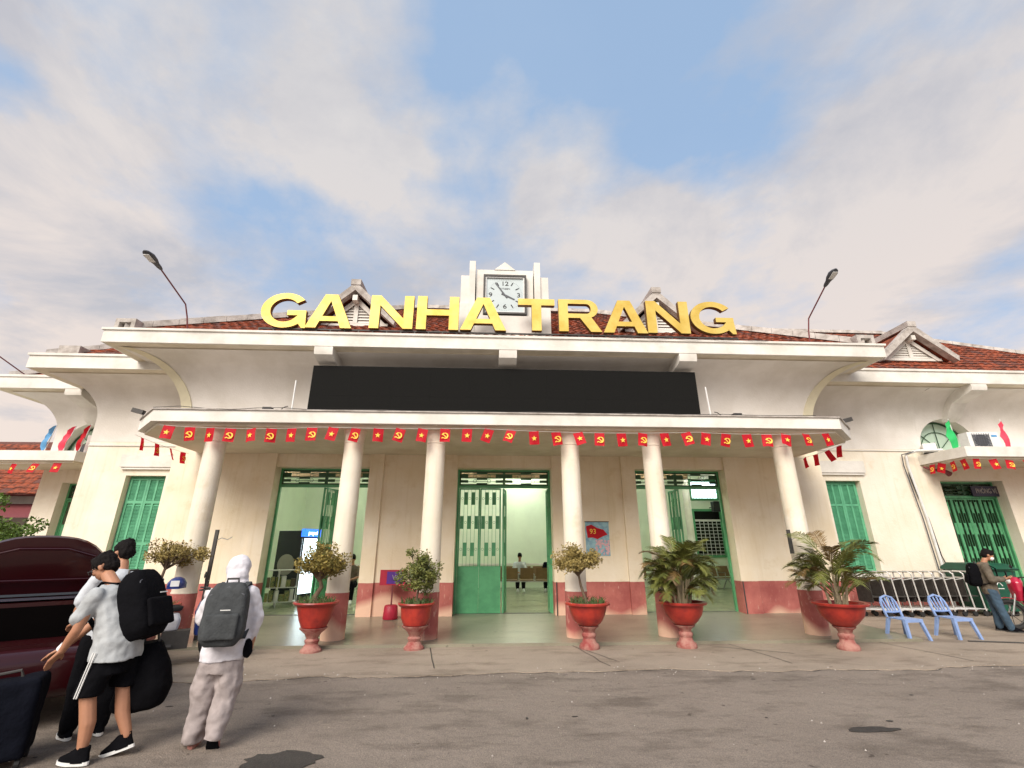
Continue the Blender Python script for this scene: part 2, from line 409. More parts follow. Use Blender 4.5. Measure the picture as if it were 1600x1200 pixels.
# ============================================================ GROUND
def structure(name, mb, m, smooth=None):
    return obj(name, mb, m, None, smooth, kind='structure')
structure('ground', MB().box(-400, 400, -400, 400, -.5, -.03), 'asphalt')
rnd = random.Random(3)
b = MB(); n = 120
b.box(-60, 60, -40, 7.6, -.029, -.012)
structure('road', b, 'asphalt')
edge = []
x = -60.0
while x < 60:
    base = 7.28 + .08 * math.sin(x * .9) + .05 * math.sin(x * 2.7 + 1)
    if x < -2.4: base += (-2.4 - x) * -.16 if x > -5 else -.42
    edge.append((x, base + rnd.uniform(-.05, .05))); x += .16 if abs(x) < 12 else 2
b = MB()
poly = edge + [(60, 9.18), (-60, 9.18)]
b.prism(poly, -.011, .0, 'Z')
b.box(-60, 60, 9.18, 9.6, -.02, .0)
b.box(7.9, 60, 9.6, 13.6, -.02, .002); b.box(-60, -8.3, 9.6, 16, -.02, .002)
b.box(-60, 60, 13.6, 60, -.02, .001)
structure('apron_pavement', b, 'apron')
# expansion joints and cracks of the apron
b = MB()
def crack(pts, w=.014, z=.0025):
    for (xa, ya), (xb, yb) in zip(pts, pts[1:]):
        d = Vector((xb - xa, yb - ya)).normalized() * w; q = Vector((-d.y, d.x)) * .5
        b.add([(xa - q.x, ya - q.y, z), (xb - q.x, yb - q.y, z), (xb + q.x, yb + q.y, z), (xa + q.x, ya + q.y, z)], [(0, 1, 2, 3)])
for X in (-3.9, -.95, 1.55, 4.3, 7.1, 10.0):
    crack([(X + rnd.uniform(-.02, .02) + .05 * k, 9.1 - k * .3) for k in range(6)], .016)
crack([(3.9 + .22 * k + rnd.uniform(-.03, .03), 8.95 - .14 * k) for k in range(6)], .02)
crack([(1.6 + .08 * k, 8.9 - .2 * k + rnd.uniform(-.03, .03)) for k in range(6)], .016)
ce = [(x, y - .012 + rnd.uniform(-.01, .01)) for x, y in edge if abs(x) < 11]
for i_ in range(len(ce) - 1):
    if rnd.random() < .8: crack([ce[i_], ce[i_ + 1]], rnd.uniform(.012, .034), -.0105)
structure('pavement_joints', b, 'patch_dark')
b = MB()
def blob(cx, cy, rx, ry, seed, z=-.008, squash=1):
    q = random.Random(seed); pts = []
    for k in range(26):
        t = 2 * PI * k / 26; r = 1 + q.uniform(-.16, .16)
        pts.append((cx + rx * r * math.cos(t), cy + ry * r * math.sin(t)))
    b.prism(pts, z, z + .003, 'Z')
blob(-1.62, 4.62, .30, .20, 1); blob(3.66, 5.02, .24, .07, 2); blob(-5.2, 4.9, .3, .14, 5)
for k in range(13):
    blob(rnd.uniform(-4, 7), rnd.uniform(4.6, 6.9), rnd.uniform(.012, .04), rnd.uniform(.01, .03), 10 + k, z=-.009)
structure('road_patches', b, 'patch_dark')
# loose grit lying on the road edge
b = MB()
for k in range(260):
    x = rnd.uniform(-7, 9); y = 7.25 + rnd.gauss(0, .12) if k % 3 else rnd.uniform(4.4, 8.6); s = rnd.uniform(.004, .012)
    z = 0 if y > 7.3 else -.011
    b.add([(x - s, y, z), (x, y - s, z), (x + s, y, z), (x, y + s, z), (x, y, z + s)], [(0, 1, 4), (1, 2, 4), (2, 3, 4), (3, 0, 4)])
o = obj('gravel', b, 'concrete_old', kind='stuff')
# porch floor (slightly falling to the front) and lobby floor
b = MB()
b.add([(-8.3, 9.1, -.02), (7.95, 9.1, -.02), (7.95, 12.47, -.02), (-8.3, 12.47, -.02), (-8.3, 9.1, .05), (7.95, 9.1, .05), (7.95, 12.47, .12), (-8.3, 12.47, .12)],
      [(0, 3, 2, 1), (4, 5, 6, 7), (0, 1, 5, 4), (1, 2, 6, 5), (2, 3, 7, 6), (3, 0, 4, 7)])
structure('porch_floor', b, 'porch')

# ============================================================ STATION BUILDING
YW = 12.15
st = thing('station_building', 'cream central hall of the railway station with columned porch, flared cornice and clock turret', 'building', (.5, YW, 0))
def sp(name, mb, m, smooth=None, label=None, par=st, kind=None):
    """part given in world coordinates"""
    mb.xf(Matrix.Translation(-Vector(par.matrix_world.translation if par.parent else par.location)))
    return obj(name, mb, m, par, smooth, label=label, kind=kind)
def sub(name, mb, m, par, smooth=None, kind=None):
    """sub-part in world coordinates; parent part sits at its thing's origin"""
    t = par.parent
    mb.xf(Matrix.Translation(-Vector(t.location)))
    return obj(name, mb, m, par, smooth, kind=kind)

doors = [(-5.36, -3.01), (-.78, 1.66), (3.86, 6.28)]
DT = 3.58          # door head
XL, XR = -7.97, 9.0
b = MB()
xs = [XL] + [v for d in doors for v in d] + [XR]
for i in range(0, len(xs), 2):
    b.box(xs[i], xs[i + 1], YW, YW + .36, -.02, DT)
b.box(XL, XR, YW, YW + .36, DT, 6.5)
b.box(XL, XL + .3, YW + .36, 20.5, -.02, 6.5); b.box(XR - .3, XR, YW + .36, 15.7, -.02, 6.5)
sp('wall', b, 'wall')
b = MB()
for x0, x1 in ((-5.72, -5.36), (-3.01, -2.66), (-1.12, -.78), (1.66, 2.0), (3.50, 3.86), (6.28, 6.72)):
    b.box(x0, x1, YW - .07, YW - .002, .05, 3.93)
for k in range(0, 6):
    q = MB(); q.v = b.v[k * 8:(k + 1) * 8]; q.f = b.f[:6]; q.m = [0] * 6
    sp('pilaster', q, 'wall')
# columns
colX = [-5.53, -2.76, -1.08, 1.725, 3.47, 6.34]
for i, X in enumerate(colX):
    b = MB(); zb = .055
    b.lathe([(.212, zb), (.212, .86), (.203, .862), (.200, 1.6), (.194, 2.6), (.190, 3.64), (.200, 3.645), (.200, 3.665), (.188, 3.67), (.205, 3.82), (.235, 3.915)], (X, 9.62, 0), 28)
    o = sp('column', b, 'wall_pale', 40)
    if i == 5: o['label'] = 'rightmost column, its terracotta foot scraped white'
# canopy
def inset(poly, d):
    out = []; n = len(poly)
    for i in range(n):
        p0, p1, p2 = Vector(poly[i - 1]), Vector(poly[i]), Vector(poly[(i + 1) % n])
        e1 = (p1 - p0).normalized(); e2 = (p2 - p1).normalized(); n1 = Vector((-e1.y, e1.x)); n2 = Vector((-e2.y, e2.x))
        bis = (n1 + n2).normalized(); out.append(tuple(p1 + bis * (d / max(.3, bis.dot(n1)))))
    return out
can = [(-6.59, 9.15), (7.42, 9.15), (8.37, 10.1), (8.37, YW - .002), (-7.45, YW - .002), (-7.45, 10.05)]
b = MB(); b.prism(can, 3.965, 4.20, 'Z')
c1 = sp('canopy', b, 'white')
ci = inset(can, .12); ci[3] = (ci[3][0], YW - .003); ci[4] = (ci[4][0], YW - .003)
b = MB(); b.prism(ci, 3.905, 3.964, 'Z'); sub('canopy_soffit', b, 'soffit', c1)
co = inset(can, -.03); co[3] = (co[3][0], YW - .003); co[4] = (co[4][0], YW - .003)
b = MB(); b.prism(co, 4.201, 4.225, 'Z'); sub('canopy_coping', b, 'concrete_old', c1)

def arc_profile(z0, z1, off, nseg=10, curve=1.0):
    """cavetto from wall (0,z0) out to (off,z1)"""
    pts = []
    for k in range(nseg + 1):
        t = PI / 2 * k / nseg
        pts.append((off * (1 - math.cos(t)), z0 + (z1 - z0) * math.sin(t)))
    return pts
def sweep_front(mb, prof, x0, x1, yw, yb, left=True, right=True):
    """rings: back-left, front-left, front-right, back-right"""
    rows = []
    for o_, z in prof:
        rows.append([(x0 - (o_ if left else 0), yb, z), (x0 - (o_ if left else 0), yw - o_, z), (x1 + (o_ if right else 0), yw - o_, z), (x1 + (o_ if right else 0), yb, z)])
    for i in range(len(rows) - 1):
        a, c = rows[i], rows[i + 1]
        for k in range(3):
            if (k == 0 and not left) or (k == 2 and not right): continue
            mb.add([a[k], a[k + 1], c[k + 1], c[k]], [(0, 1, 2, 3)])
# upper wall cavetto, soffit and fascia
CO = 1.42
prof = [(0.004, 4.3), (0.004, 4.75)] + [(o_ + .004, z) for o_, z in arc_profile(4.75, 6.30, 1.12, 14)]
b = MB(); sweep_front(b, prof, XL, XR, YW, 20.5)
cv = sp('cove', b, 'upper', 50)
# raised corner ribs following the flare
b = MB(); pr = [(o_ + .03, z) for o_, z in prof]
for s in (-1, 1):
    b = MB(); rows = []
    for o_, z in pr:
        xc = (XL - o_) if s < 0 else (XR + o_); w = .26 * (-s)
        rows.append([(xc, YW - o_, z), (xc + w, YW - o_, z), (xc + w, YW - o_ + .03, z)])
    for i in range(len(rows) - 1):
        a, c = rows[i], rows[i + 1]
        for k in range(2): b.add([a[k], a[k + 1], c[k + 1], c[k]], [(0, 1, 2, 3)])
    sub('corner_rib', b, 'rib', cv, 50)
b = MB(); sweep_front(b, [(1.10, 6.30), (1.12, 6.33), (CO - .05, 6.33)], XL, XR, YW, 20.5)
sub('cornice_soffit', b, 'soffit', cv)
b = MB(); sweep_front(b, [(CO - .05, 6.33), (CO, 6.33), (CO, 6.64), (CO + .04, 6.645), (CO + .04, 6.70), (CO - .2, 6.70), (CO - .2, 6.6)], XL, XR, YW, 20.5)
cn = sp('cornice', b, 'white')
def bracket(x0, x1, ywall, off, ztop, drop=.9):
    pr_ = [(0, ztop - drop), (.22, ztop - drop * .86), (.36, ztop - drop * .62), (.50, ztop - drop * .45), (.78, ztop - drop * .36), (off - .14, ztop - drop * .27), (off - .04, ztop - drop * .22), (off - .012, ztop - drop * .12), (off - .012, ztop), (0, ztop)]
    q = MB(); q.prism([(ywall - o_, z) for o_, z in pr_], x0, x1, 'X'); return q
for x0, x1 in ((-4.32, -3.87), (.24, .69), (4.86, 5.32)):
    sp('bracket', bracket(x0, x1, YW, CO, 6.332, .95), 'white', 30)
# blind arch behind the screen
b = MB()
xc, zc_, ra = .5, 3.85, 5.35
ang = [R(12) + (PI - R(24)) * k / 60 for k in range(61)]
def arcpts(r): return [(xc + r * math.cos(a), zc_ + .36 * r * math.sin(a)) for a in ang]
po, pi_ = arcpts(ra), arcpts(ra - .04)
for i in range(60):
    q = [po[i], po[i + 1], pi_[i + 1], pi_[i]]
    b.prism(q, YW - .03, YW - .004, 'Y')
sp('arch_moulding', b, 'rib')

# roof -------------------------------------------------------
def tile_field(mb, ex0, ex1, ey, ez, rise, run, hipL, hipR, tw=.235, th=.33, seed=1, jit=.012, depth_dir=1):
    """roof slope facing -Y: eave from (ex0,ey,ez) to (ex1,ey,ez) climbing `rise` over `run`; 45-degree hips"""
    q = random.Random(seed); Ls = math.hypot(rise, run); nr = int(Ls / th); uy, uz = run / Ls, rise / Ls
    for j in range(nr):
        v0, v1 = j * th, (j + 1) * th + .03
        hx = v0 * uy
        a, c = ex0 + (hx if hipL else 0), ex1 - (hx if hipR else 0)
        nx = int((c - a) / tw)
        for i in range(nx):
            x = a + (c - a) / max(1, nx) * i; w = (c - a) / max(1, nx)
            l0, l1 = .045 + q.uniform(-jit, jit), .008 + q.uniform(-.004, .004); dx = q.uniform(-.006, .006); sh = q.uniform(-.02, .02)
            def P(xx, v, h): return (xx + dx, ey + v * uy - h * uz, ez + v * uz + h * uy)
            A = [P(x + w * .04, v0 + sh, l0 - .03), P(x + w * .04, v0 + sh, l0), P(x + w * .35, v0 + sh, l0 + .028), P(x + w * .75, v0 + sh, l0 + .02), P(x + w * .98, v0 + sh, l0 - .008), P(x + w * .98, v0 + sh, l0 - .036)]
            B_ = [P(x + w * .04, v1, l1), P(x + w * .35, v1, l1 + .028), P(x + w * .75, v1, l1 + .02), P(x + w * .98, v1, l1 - .008)]
            mb.add(A + B_, [(1, 2, 7, 6), (2, 3, 8, 7), (3, 4, 9, 8), (0, 1, 2, 3, 4, 5)], 1 if q.random() < .16 else 0)
def roof_base(mb, x0, x1, y0, z0, run, rise, ydeep):
    """solid hip roof body"""
    xa, xb = x0 + run, x1 - run
    if xa > xb: xa = xb = (x0 + x1) / 2
    y1 = y0 + run; z1 = z0 + rise; yb = y0 + ydeep
    v = [(x0, y0, z0), (x1, y0, z0), (x1, yb, z0), (x0, yb, z0), (xa, y1, z1), (xb, y1, z1), (xb, yb - run, z1), (xa, yb - run, z1)]
    mb.add(v, [(0, 1, 5, 4), (1, 2, 6, 5), (2, 3, 7, 6), (3, 0, 4, 7), (4, 5, 6, 7), (0, 3, 2, 1)])
def cap_beam(mb, p0, p1, w, h):
    p0, p1 = Vector(p0), Vector(p1); d = (p1 - p0); s_ = Vector((d.y, -d.x, 0)).normalized() * w / 2; up = Vector((0, 0, h))
    n_ = max(1, int(d.length / .55))
    for k in range(n_):
        a = p0 + d * (k / n_) ; c = p0 + d * ((k + .985) / n_); j = Vector((0, 0, rnd.uniform(-.008, .012)))
        v = [a - s_, a + s_, c + s_, c - s_, a - s_ * .7 + up + j, a + s_ * .7 + up + j, c + s_ * .7 + up + j, c - s_ * .7 + up + j]
        mb.add(v, [(0, 3, 2, 1), (4, 5, 6, 7), (0, 1, 5, 4), (1, 2, 6, 5), (2, 3, 7, 6), (3, 0, 4, 7)])
EX0, EX1, EY, EZ, RUN, PT = -9.15, 10.15, 10.86, 6.66, 6.0, .67
b = MB(); roof_base(b, EX0, EX1, EY, EZ, RUN, RUN * PT, 14.5)
rf = sp('roof', b, 'tile_dark')
b = MB(); tile_field(b, EX0 + .1, EX1 - .1, EY, EZ, RUN * PT, RUN, True, True, seed=4)
o = sub('roof_tiles', b, ['tile', 'tile_dark'], rf, kind='stuff')
b = MB()
cap_beam(b, (EX0 + .05, EY + .05, EZ + .06), (EX0 + RUN, EY + RUN, EZ + RUN * PT + .04), .3, .19)
cap_beam(b, (EX1 - .05, EY + .05, EZ + .06), (EX1 - RUN, EY + RUN, EZ + RUN * PT + .04), .3, .19)
cap_beam(b, (EX0 + RUN, EY + RUN, EZ + RUN * PT + .04), (EX1 - RUN, EY + RUN, EZ + RUN * PT + .04), .3, .16)
sub('ridge_cap', b, 'concrete_old', rf)
for X, s in ((EX0 + .12, 1), (EX1 - .12, -1)):       # hollow end blocks at the foot of the hips
    b = MB(); x0, x1 = X - .22, X + .26; y0, y1 = EY - .06, EY + .3; z0, z1 = EZ - .02, EZ + .34
    b.box(x0, x1, y0, y1, z1 - .1, z1); b.box(x0, x0 + .1, y0, y1, z0, z1 - .1); b.box(x1 - .1, x1, y0, y1, z0, z1 - .1); b.box(x0 + .1, x1 - .1, y0 + .2, y1, z0, z1 - .1)
    sub('hip_end', b, 'concrete_old', rf)
# dormers ------------------------------------------------------
def dormer(par, xc, yf, zb, hw, h, back, slope_pt, kingpost=False):
    """triangular louvred gable dormer; front at yf, base zb"""
    b = MB()
    b.prism([(xc - hw * .84, zb), (xc + hw * .84, zb), (xc, zb + h * .86)], yf, yf + .12, 'Y')
    d = sp('dormer', b, 'concrete_old' if not kingpost else 'white', par=par)
    b = MB(); n_ = 7
    for k in range(n_):
        z = zb + .12 + k * h * .088; w = hw * .84 * (1 - (z - zb) / (h * .86)) - .1
        if w > .06:
            b.add([(xc - w, yf - .03, z), (xc + w, yf - .03, z), (xc + w, yf - .002, z + .05), (xc - w, yf - .002, z + .05), (xc - w, yf - .03, z - .012), (xc + w, yf - .03, z - .012)], [(0, 1, 2, 3), (0, 4, 5, 1)])
    sub('louvre', b, 'white', d)
    b = MB()
    b.prism([(xc - hw * .84, zb), (xc + hw * .84, zb), (xc + hw * .84, zb + .09), (xc - hw * .84, zb + .09)], yf - .05, yf - .031, 'Y')
    b.box(xc - .06, xc + .06, yf - .055, yf - .033, zb + .09, zb + h * .72)
    for s in (-1, 1):
        t = .1
        b.prism([(xc + s * hw * .84, zb), (xc + s * (hw * .84 - .17), zb), (xc, zb + h * .68), (xc, zb + h * .86)][::(1 if s > 0 else -1)], yf - .075, yf - .057, 'Y')
    sub('gable_trim', b, 'white', d)
    # roof slabs with overhang and front coping
    ln = back
    for s in (-1, 1):
        b = MB()
        b.prism([(xc, zb + h), (xc + s * hw, zb - .02), (xc + s * hw, zb + .08), (xc, zb + h + .12)][::(1 if s > 0 else -1)], yf - .14, yf + ln, 'Y')
        sub('dormer_roof', b, 'tile', d)
        b = MB()
        b.prism([(xc, zb + h - .06), (xc + s * (hw + .05), zb - .1), (xc + s * (hw + .09), zb + .06), (xc, zb + h + .2)][::(1 if s > 0 else -1)], yf - .36, yf - .142, 'Y')
        sub('gable_coping', b, 'concrete_old', d)
    b = MB(); b.box(xc - .14, xc + .14, yf - .38, yf + ln, zb + h + .10, zb + h + .28)
    sub('ridge_block', b, 'concrete_old', d)
    b = MB(); b.box(xc - .07, xc + .07, yf - .30, yf - .08, zb + h * .66, zb + h * .82); sub('beam_end', b, 'white', d)
dormer(st, -3.88, 12.25, 7.62, 1.12, 1.06, 2.2, PT)
dormer(st, 4.93, 12.25, 7.62, 1.12, 1.06, 2.2, PT)
# clock turret ---------------------------------------------------
TX = .40
b = MB(); b.box(TX - .80, TX + .80, 11.42, 12.9, 6.62, 9.10)
b.prism([(TX - .30, 9.10), (TX + .30, 9.10), (TX, 9.36)], 11.40, 12.2, 'Y')
tw = sp('clock_turret', b, 'white')
for s in (-1, 1):
    b = MB(); b.box(*sorted((TX + s * .83, TX + s * 1.0)), 11.34, 12.95, 6.62, 9.33); sub('turret_pier', b, 'white', tw)
    b = MB(); b.box(*sorted((TX + s * 1.003, TX + s * 1.23)), 11.40, 12.8, 6.62, 8.88); sub('turret_pier', b, 'upper', tw)
    b = MB(); b.box(*sorted((TX + s * 1.003, TX + s * 1.27)), 11.36, 12.7, 6.62, 7.98); sub('turret_plinth', b, 'white', tw)
b = MB(); b.box(TX - .82, TX + .82, 11.33, 11.418, 6.62, 7.60); sub('turret_plinth', b, 'upper', tw)

# doors ------------------------------------------------------------
YD = 12.44
def leaf_mesh(w, h, lower=1.02):
    b = MB(); d = .035
    frame_box(b, 0, w, 0, h, -d / 2, d / 2, .035)
    b.box(.035, w - .035, -.012, .012, .035, lower)
    b.box(.035, w - .035, -d / 2, d / 2, lower, lower + .04)
    nb = 5; g = (w - .07) / nb
    for k in range(1, nb):
        x = .035 + g * k; b.box(x - .004, x + .004, -.004, .004, lower + .04, h - .035)
    for r_, (z, off) in enumerate(((1.30, 1), (1.95, 0), (2.55, 1))):
        if z + .3 > h: break
        for k in range(off, nb, 2):
            x = .035 + g * k; b.box(x + .004, x + g - .004, -.008, .008, z, z + .32)
        for k in range(1 - off, nb, 2):      # small rings between the plates
            x = .035 + g * (k + .5)
            pts = [(x + .03 * math.cos(t * PI / 4), 0, z + .16 + .03 * math.sin(t * PI / 4)) for t in range(9)]
            b.tube(pts, .004, 4)
    return b.mesh('door_leaf', 'green')
def transom_mesh(w, h):
    b = MB(); frame_box(b, 0, w, 0, h, -.02, .02, .035)
    b.box(w / 2 - .035, w / 2 + .035, -.025, .025, 0, h)
    for half in (0, 1):
        x0 = .035 + half * (w / 2); ww = w / 2 - .07
        b.box(x0, x0 + ww, -.006, .006, h * .52 - .006, h * .52 + .006); b.box(x0, x0 + ww, -.006, .006, h * .80 - .006, h * .80 + .006); b.box(x0, x0 + ww, -.006, .006, h * .26, h * .26 + .012)
        cx = x0 + ww / 2
        b.box(cx - ww * .13, cx + ww * .13, -.012, .012, h * .82, h - .035); b.box(cx - ww * .13, cx + ww * .13, -.012, .012, h * .40, h * .51)
        b.box(cx - ww * .13, cx + ww * .13, -.012, .012, .035, h * .18)
        b.box(x0, x0 + ww * .17, -.012, .012, h * .55, h * .78); b.box(x0 + ww * .83, x0 + ww, -.012, .012, h * .55, h * .78)
        b.box(x0, x0 + ww * .17, -.012, .012, h * .2, h * .38); b.box(x0 + ww * .83, x0 + ww, -.012, .012, h * .2, h * .38)
        for s in (-1, 1):
            for zz in (.66, .31):
                x = cx + s * ww * .17; pts = [(x + .045 * math.cos(t * PI / 5), 0, h * zz + .045 * math.sin(t * PI / 5)) for t in range(11)]
                b.tube(pts, .005, 4)
    return b.mesh('transom', 'green_dark')
LH = 2.98
def station_door(par, x0, x1, yd, zf, head, open_, w_leaf=.54):
    b = MB(); zt = zf + LH
    b.box(x0, x0 + .05, yd, yd + .07, zf, head); b.box(x1 - .05, x1, yd, yd + .07, zf, head)
    b.box(x0 + .05, x1 - .05, yd, yd + .07, head - .04, head); b.box(x0 + .05, x1 - .05, yd, yd + .07, zt + .005, zt + .07)
    d = sp('door_frame', b, 'green', par=par); off = Vector(par.location)
    me = transom_mesh(x1 - x0 - .1, head - .04 - (zt + .07))
    obj('transom', me, None, d, loc=Vector((x0 + .05, yd + .035, zt + .07)) - off)
    lm = leaf_mesh(w_leaf, LH - .01)
    for (lx, ly, ang_) in open_:
        obj('door_leaf', lm, None, d, loc=Vector((lx, ly, zf + .006)) - off, rot=(0, 0, ang_))
    b = MB(); b.box(x0 + .05, x1 - .05, yd - .02, yd + .1, zf - .01, zf + .004); sub('threshold', b, 'iron', d)
    return d
mx_ = lambda k: (doors[k][0] + doors[k][1]) / 2
station_door(st, doors[0][0], doors[0][1], YD, .12, DT, [(mx_(0) - .02, YD + .03, R(68)), (mx_(0) + .06, YD + .03, R(84)), (doors[0][1] - .06, YD + .05, R(98))])
station_door(st, doors[1][0], doors[1][1], YD, .12, DT, [(doors[1][0] + .055, YD + .035, 0), (doors[1][0] + .60, YD + .035, 0), (mx_(1) - .02, YD + .04, R(80)), (doors[1][1] - .06, YD + .05, R(88))])
station_door(st, doors[2][0], doors[2][1], YD, .12, DT, [(mx_(2) - .03, YD + .03, R(80)), (mx_(2) + .05, YD + .03, R(97)), (doors[2][0] + .09, YD + .05, R(86))])
# thin dark upright strips beside the doors
for X in (-5.75, 1.70, 6.30):
    b = MB(); b.tube([(X, YW - .10, .06), (X, YW - .10, .84)], .014, 8); sp('dark_strip', b, 'iron')
# lobby ---------------------------------------------------------------
b = MB(); b.box(XL + .3, XR - .3, YD + .03, 20.5, .02, .115); b.box(XR - .3, 12, 15.7, 20.5, .02, .115)
sp('lobby_floor', b, 'lobby_floor')
b = MB(); b.box(XL + .3, XR - .3, 20.5, 20.7, 0, 4.7); b.box(XL + .302, XL + .34, YW + .365, 20.5, .12, 4.7); b.box(XR - .34, XR - .302, YW + .365, 15.5, .12, 4.7); b.box(XR - .302, 12.0, 15.5, 15.7, .12, 4.7); b.box(11.8, 12.0, 15.7, 20.5, .12, 4.7); b.box(8.0, 12.0, 19.602, 19.8, .12, 4.7); b.box(XR - .3, 12.0, 15.5, 20.5, 4.7, 4.8)
b.box(XL + .3, XR - .3, YW + .37, 20.5, 4.7, 4.8)
lw = sp('lobby_wall', b, 'lobby_wall')
b = MB(); b.box(XL + .36, 6.54, 15.0, 15.3, 3.75, 4.05); sub('ceiling_beam', b, 'lobby_beam', lw)
b = MB(); b.box(XL + .36, 6.54, 20.44, 20.498, .95, 1.03); sub('dado_rail', b, 'white', lw)
for i, (X, Y) in enumerate(((-6.2, 14.4), (-4.2, 16.5), (-1.4, 14.2), (.6, 17.2), (2.6, 14.4), (5.0, 16.6), (5.2, 13.9), (7.9, 16.0), (-3.0, 19.0), (1.5, 19.6))):
    t = thing('ceiling_light', 'fluorescent tube light under the lobby ceiling', 'lamp', (X, Y, 4.66), group='tube lights under the lobby ceiling')
    obj('fitting', MB().box(-.64, .64, -.05, .05, -.03, .035), 'plastic_white', t)
    obj('tube', MB().tube([(-.6, 0, -.05), (.6, 0, -.05)], .018, 8), 'tube_light', t)
# inner wall windows on the back wall seen through the right door
def lobby_window(x0, x1, z0, z1, y=20.5, arch=False):
    b = MB(); yb = y - .06
    frame_box(b, x0, x1, z0, z1, yb, y - .002, .09)
    f = sp('window', b, 'green')
    b = MB(); b.box(x0 + .09, x1 - .09, y - .03, y - .003, z0 + .09, z1 - .09); sub('pane', b, 'screen' if not arch else 'fridge_pane_glow', f)  # arched pane is given its own glow to look like a bright window
    b = MB(); nx = 3
    if not arch:
        zz = z0 + .12
        while zz < z1 - .55: b.box(x0 + .09, x1 - .09, yb + .005, yb + .02, zz, zz + .018); zz += .13
        for k in range(1, nx * 2): 
            x = x0 + .09 + (x1 - x0 - .18) * k / (nx * 2); b.box(x - .01, x + .01, yb - .01, yb + .004, z0 + .09, z1 - .5)
        b.box(x0 + .09, x1 - .09, yb - .01, yb + .02, z1 - .5, z1 - .42)
    else:
        for k in range(1, 6):
            r = .12 * k; pts = [((x0 + x1) / 2 + r * math.cos(t * PI / 12), yb, z0 + .08 + r * .8 * math.sin(t * PI / 12)) for t in range(13)]
            b.tube(pts, .008, 4)
    sub('grille', b, 'plastic_white' if not arch else 'iron', f)
b = MB(); b.lathe([(.13, .12), (.12, 4.69)], (7.35, 17.2, 0), 16); sp('lobby_column', b, 'white')
lobby_window(8.50, 9.75, 1.25, 3.15, 19.6); lobby_window(8.50, 9.75, 3.50, 4.35, 19.6, arch=True)

# ============================================================ WINGS
def punched_wall(mb, x0, x1, z0, z1, y0, y1, holes):
    """holes: (xa, xb, za, zb), non overlapping in x, sorted"""
    x = x0
    for xa, xb, za, zb in holes:
        if xa > x: mb.box(x, xa, y0, y1, z0, z1)
        if za > z0: mb.box(xa, xb, y0, y1, z0, za)
        if zb < z1: mb.box(xa, xb, y0, y1, zb, z1)
        x = xb
    mb.box(x, x1, y0, y1, z0, z1)
def spandrel(mb, xc, r, z0, y0, y1):
    """fills a square hole of width 2r, height r above z0 leaving a half-circle open"""
    n_ = 20
    for s in (-1, 1):
        poly = [(xc + s * r, z0 + r), (xc, z0 + r)] + [(xc + s * r * math.sin(PI / 2 * k / n_), z0 + r * math.cos(PI / 2 * k / n_)) for k in range(1, n_ + 1)]
        for i in range(1, len(poly) - 1):
            mb.prism([poly[0], poly[i], poly[i + 1]], y0, y1, 'Y')
def shutter_leaf(w, h):
    b = MB(); st_ = w * .2
    frame_box(b, 0, w, 0, h, -.02, .02, .05)
    mid = [0.05, h * .30, h * .74, h - .05]
    for z in (h * .30, h * .74): b.box(.05, w - .05, -.02, .02, z - .04, z + .04)
    b.box(w / 2 - .025, w / 2 + .025, -.02, .02, .05, h - .05)
    for a, c in ((.05, h * .30 - .04), (h * .30 + .04, h * .74 - .04), (h * .74 + .04, h - .05)):
        z = a + .02
        while z < c - .03:
            for x0, x1 in ((.055, w / 2 - .028), (w / 2 + .028, w - .055)):
                b.add([(x0, -.016, z), (x1, -.016, z), (x1, .012, z + .028), (x0, .012, z + .028)], [(0, 1, 2, 3)])
            z += .036
    b.box(.052, w - .052, .014, .019, .05, h - .05)
    return b.mesh('shutter', 'shutter')
def shuttered_window(par, x0, x1, z0, z1, yw, dep=.22):
    b = MB()
    frame_box(b, x0 + .002, x1 - .002, z0 + .002, z1 - .002, yw + dep - .03, yw + dep + .05, .05)
    f = sp('window', b, 'shutter', par=par); off = Vector(par.location)
    w = (x1 - x0 - .1) / 2; me = shutter_leaf(w - .006, z1 - z0 - .11)
    for k in range(2):
        obj('shutter', me, None, f, loc=Vector((x0 + .05 + w * k, yw + dep - .045, z0 + .055)) - off)
    b = MB(); b.box(x0 - .18, x1 + .18, yw - .10, yw - .002, z1 + .22, z1 + .56); b.box(x0 - .14, x1 + .14, yw - .07, yw - .002, z1 + .16, z1 + .218)
    sub('lintel', b, 'white', f)
    b = MB(); b.box(x0 - .08, x1 + .08, yw - .08, yw + dep - .05, z0 - .08, z0 - .002); sub('window_sill', b, 'white', f)

YR = 13.2
rw = thing('station_wing', 'cream station wing on the right with red tiled roof, louvred dormer and arched window', 'building', (14, YR, 0))
LX, LR, LZ = 14.0, .95, 4.40
b = MB()
punched_wall(b, 9.0, 22, -.02, 6.2, YR, YR + .45, [(9.83, 10.87, .95, 3.46), (LX - LR, LX + LR, LZ, LZ + LR)])
bw = MB()
# door opening below the lunette: rebuild the strip under it
b = MB()
punched_wall(b, 9.0, LX - LR - .02, -.02, 6.2, YR, YR + .45, [(9.83, 10.87, .95, 3.46)])
DR0, DR1 = 13.33, 15.28
b.box(LX - LR - .02, DR0, YR, YR + .45, -.02, LZ); b.box(DR1, 22, YR, YR + .45, -.02, LZ); b.box(DR0, DR1, YR, YR + .45, 3.48, LZ)
b.box(LX + LR, 22, YR, YR + .45, LZ, 6.2); b.box(LX - LR - .02, LX + LR, YR, YR + .45, LZ + LR, 6.2)
b.box(LX - LR - .02, LX - LR, YR, YR + .45, LZ, LZ + LR)
bs = MB(); spandrel(bs, LX, LR, LZ, YR, YR + .45)
b.box(21.6, 22, YR + .45, 21, -.02, 6.2)
sp('wall', b, 'wall_pale', par=rw); sp('arch_surround', bs, 'upper', par=rw)
shuttered_window(rw, 9.83, 10.87, .95, 3.46, YR)
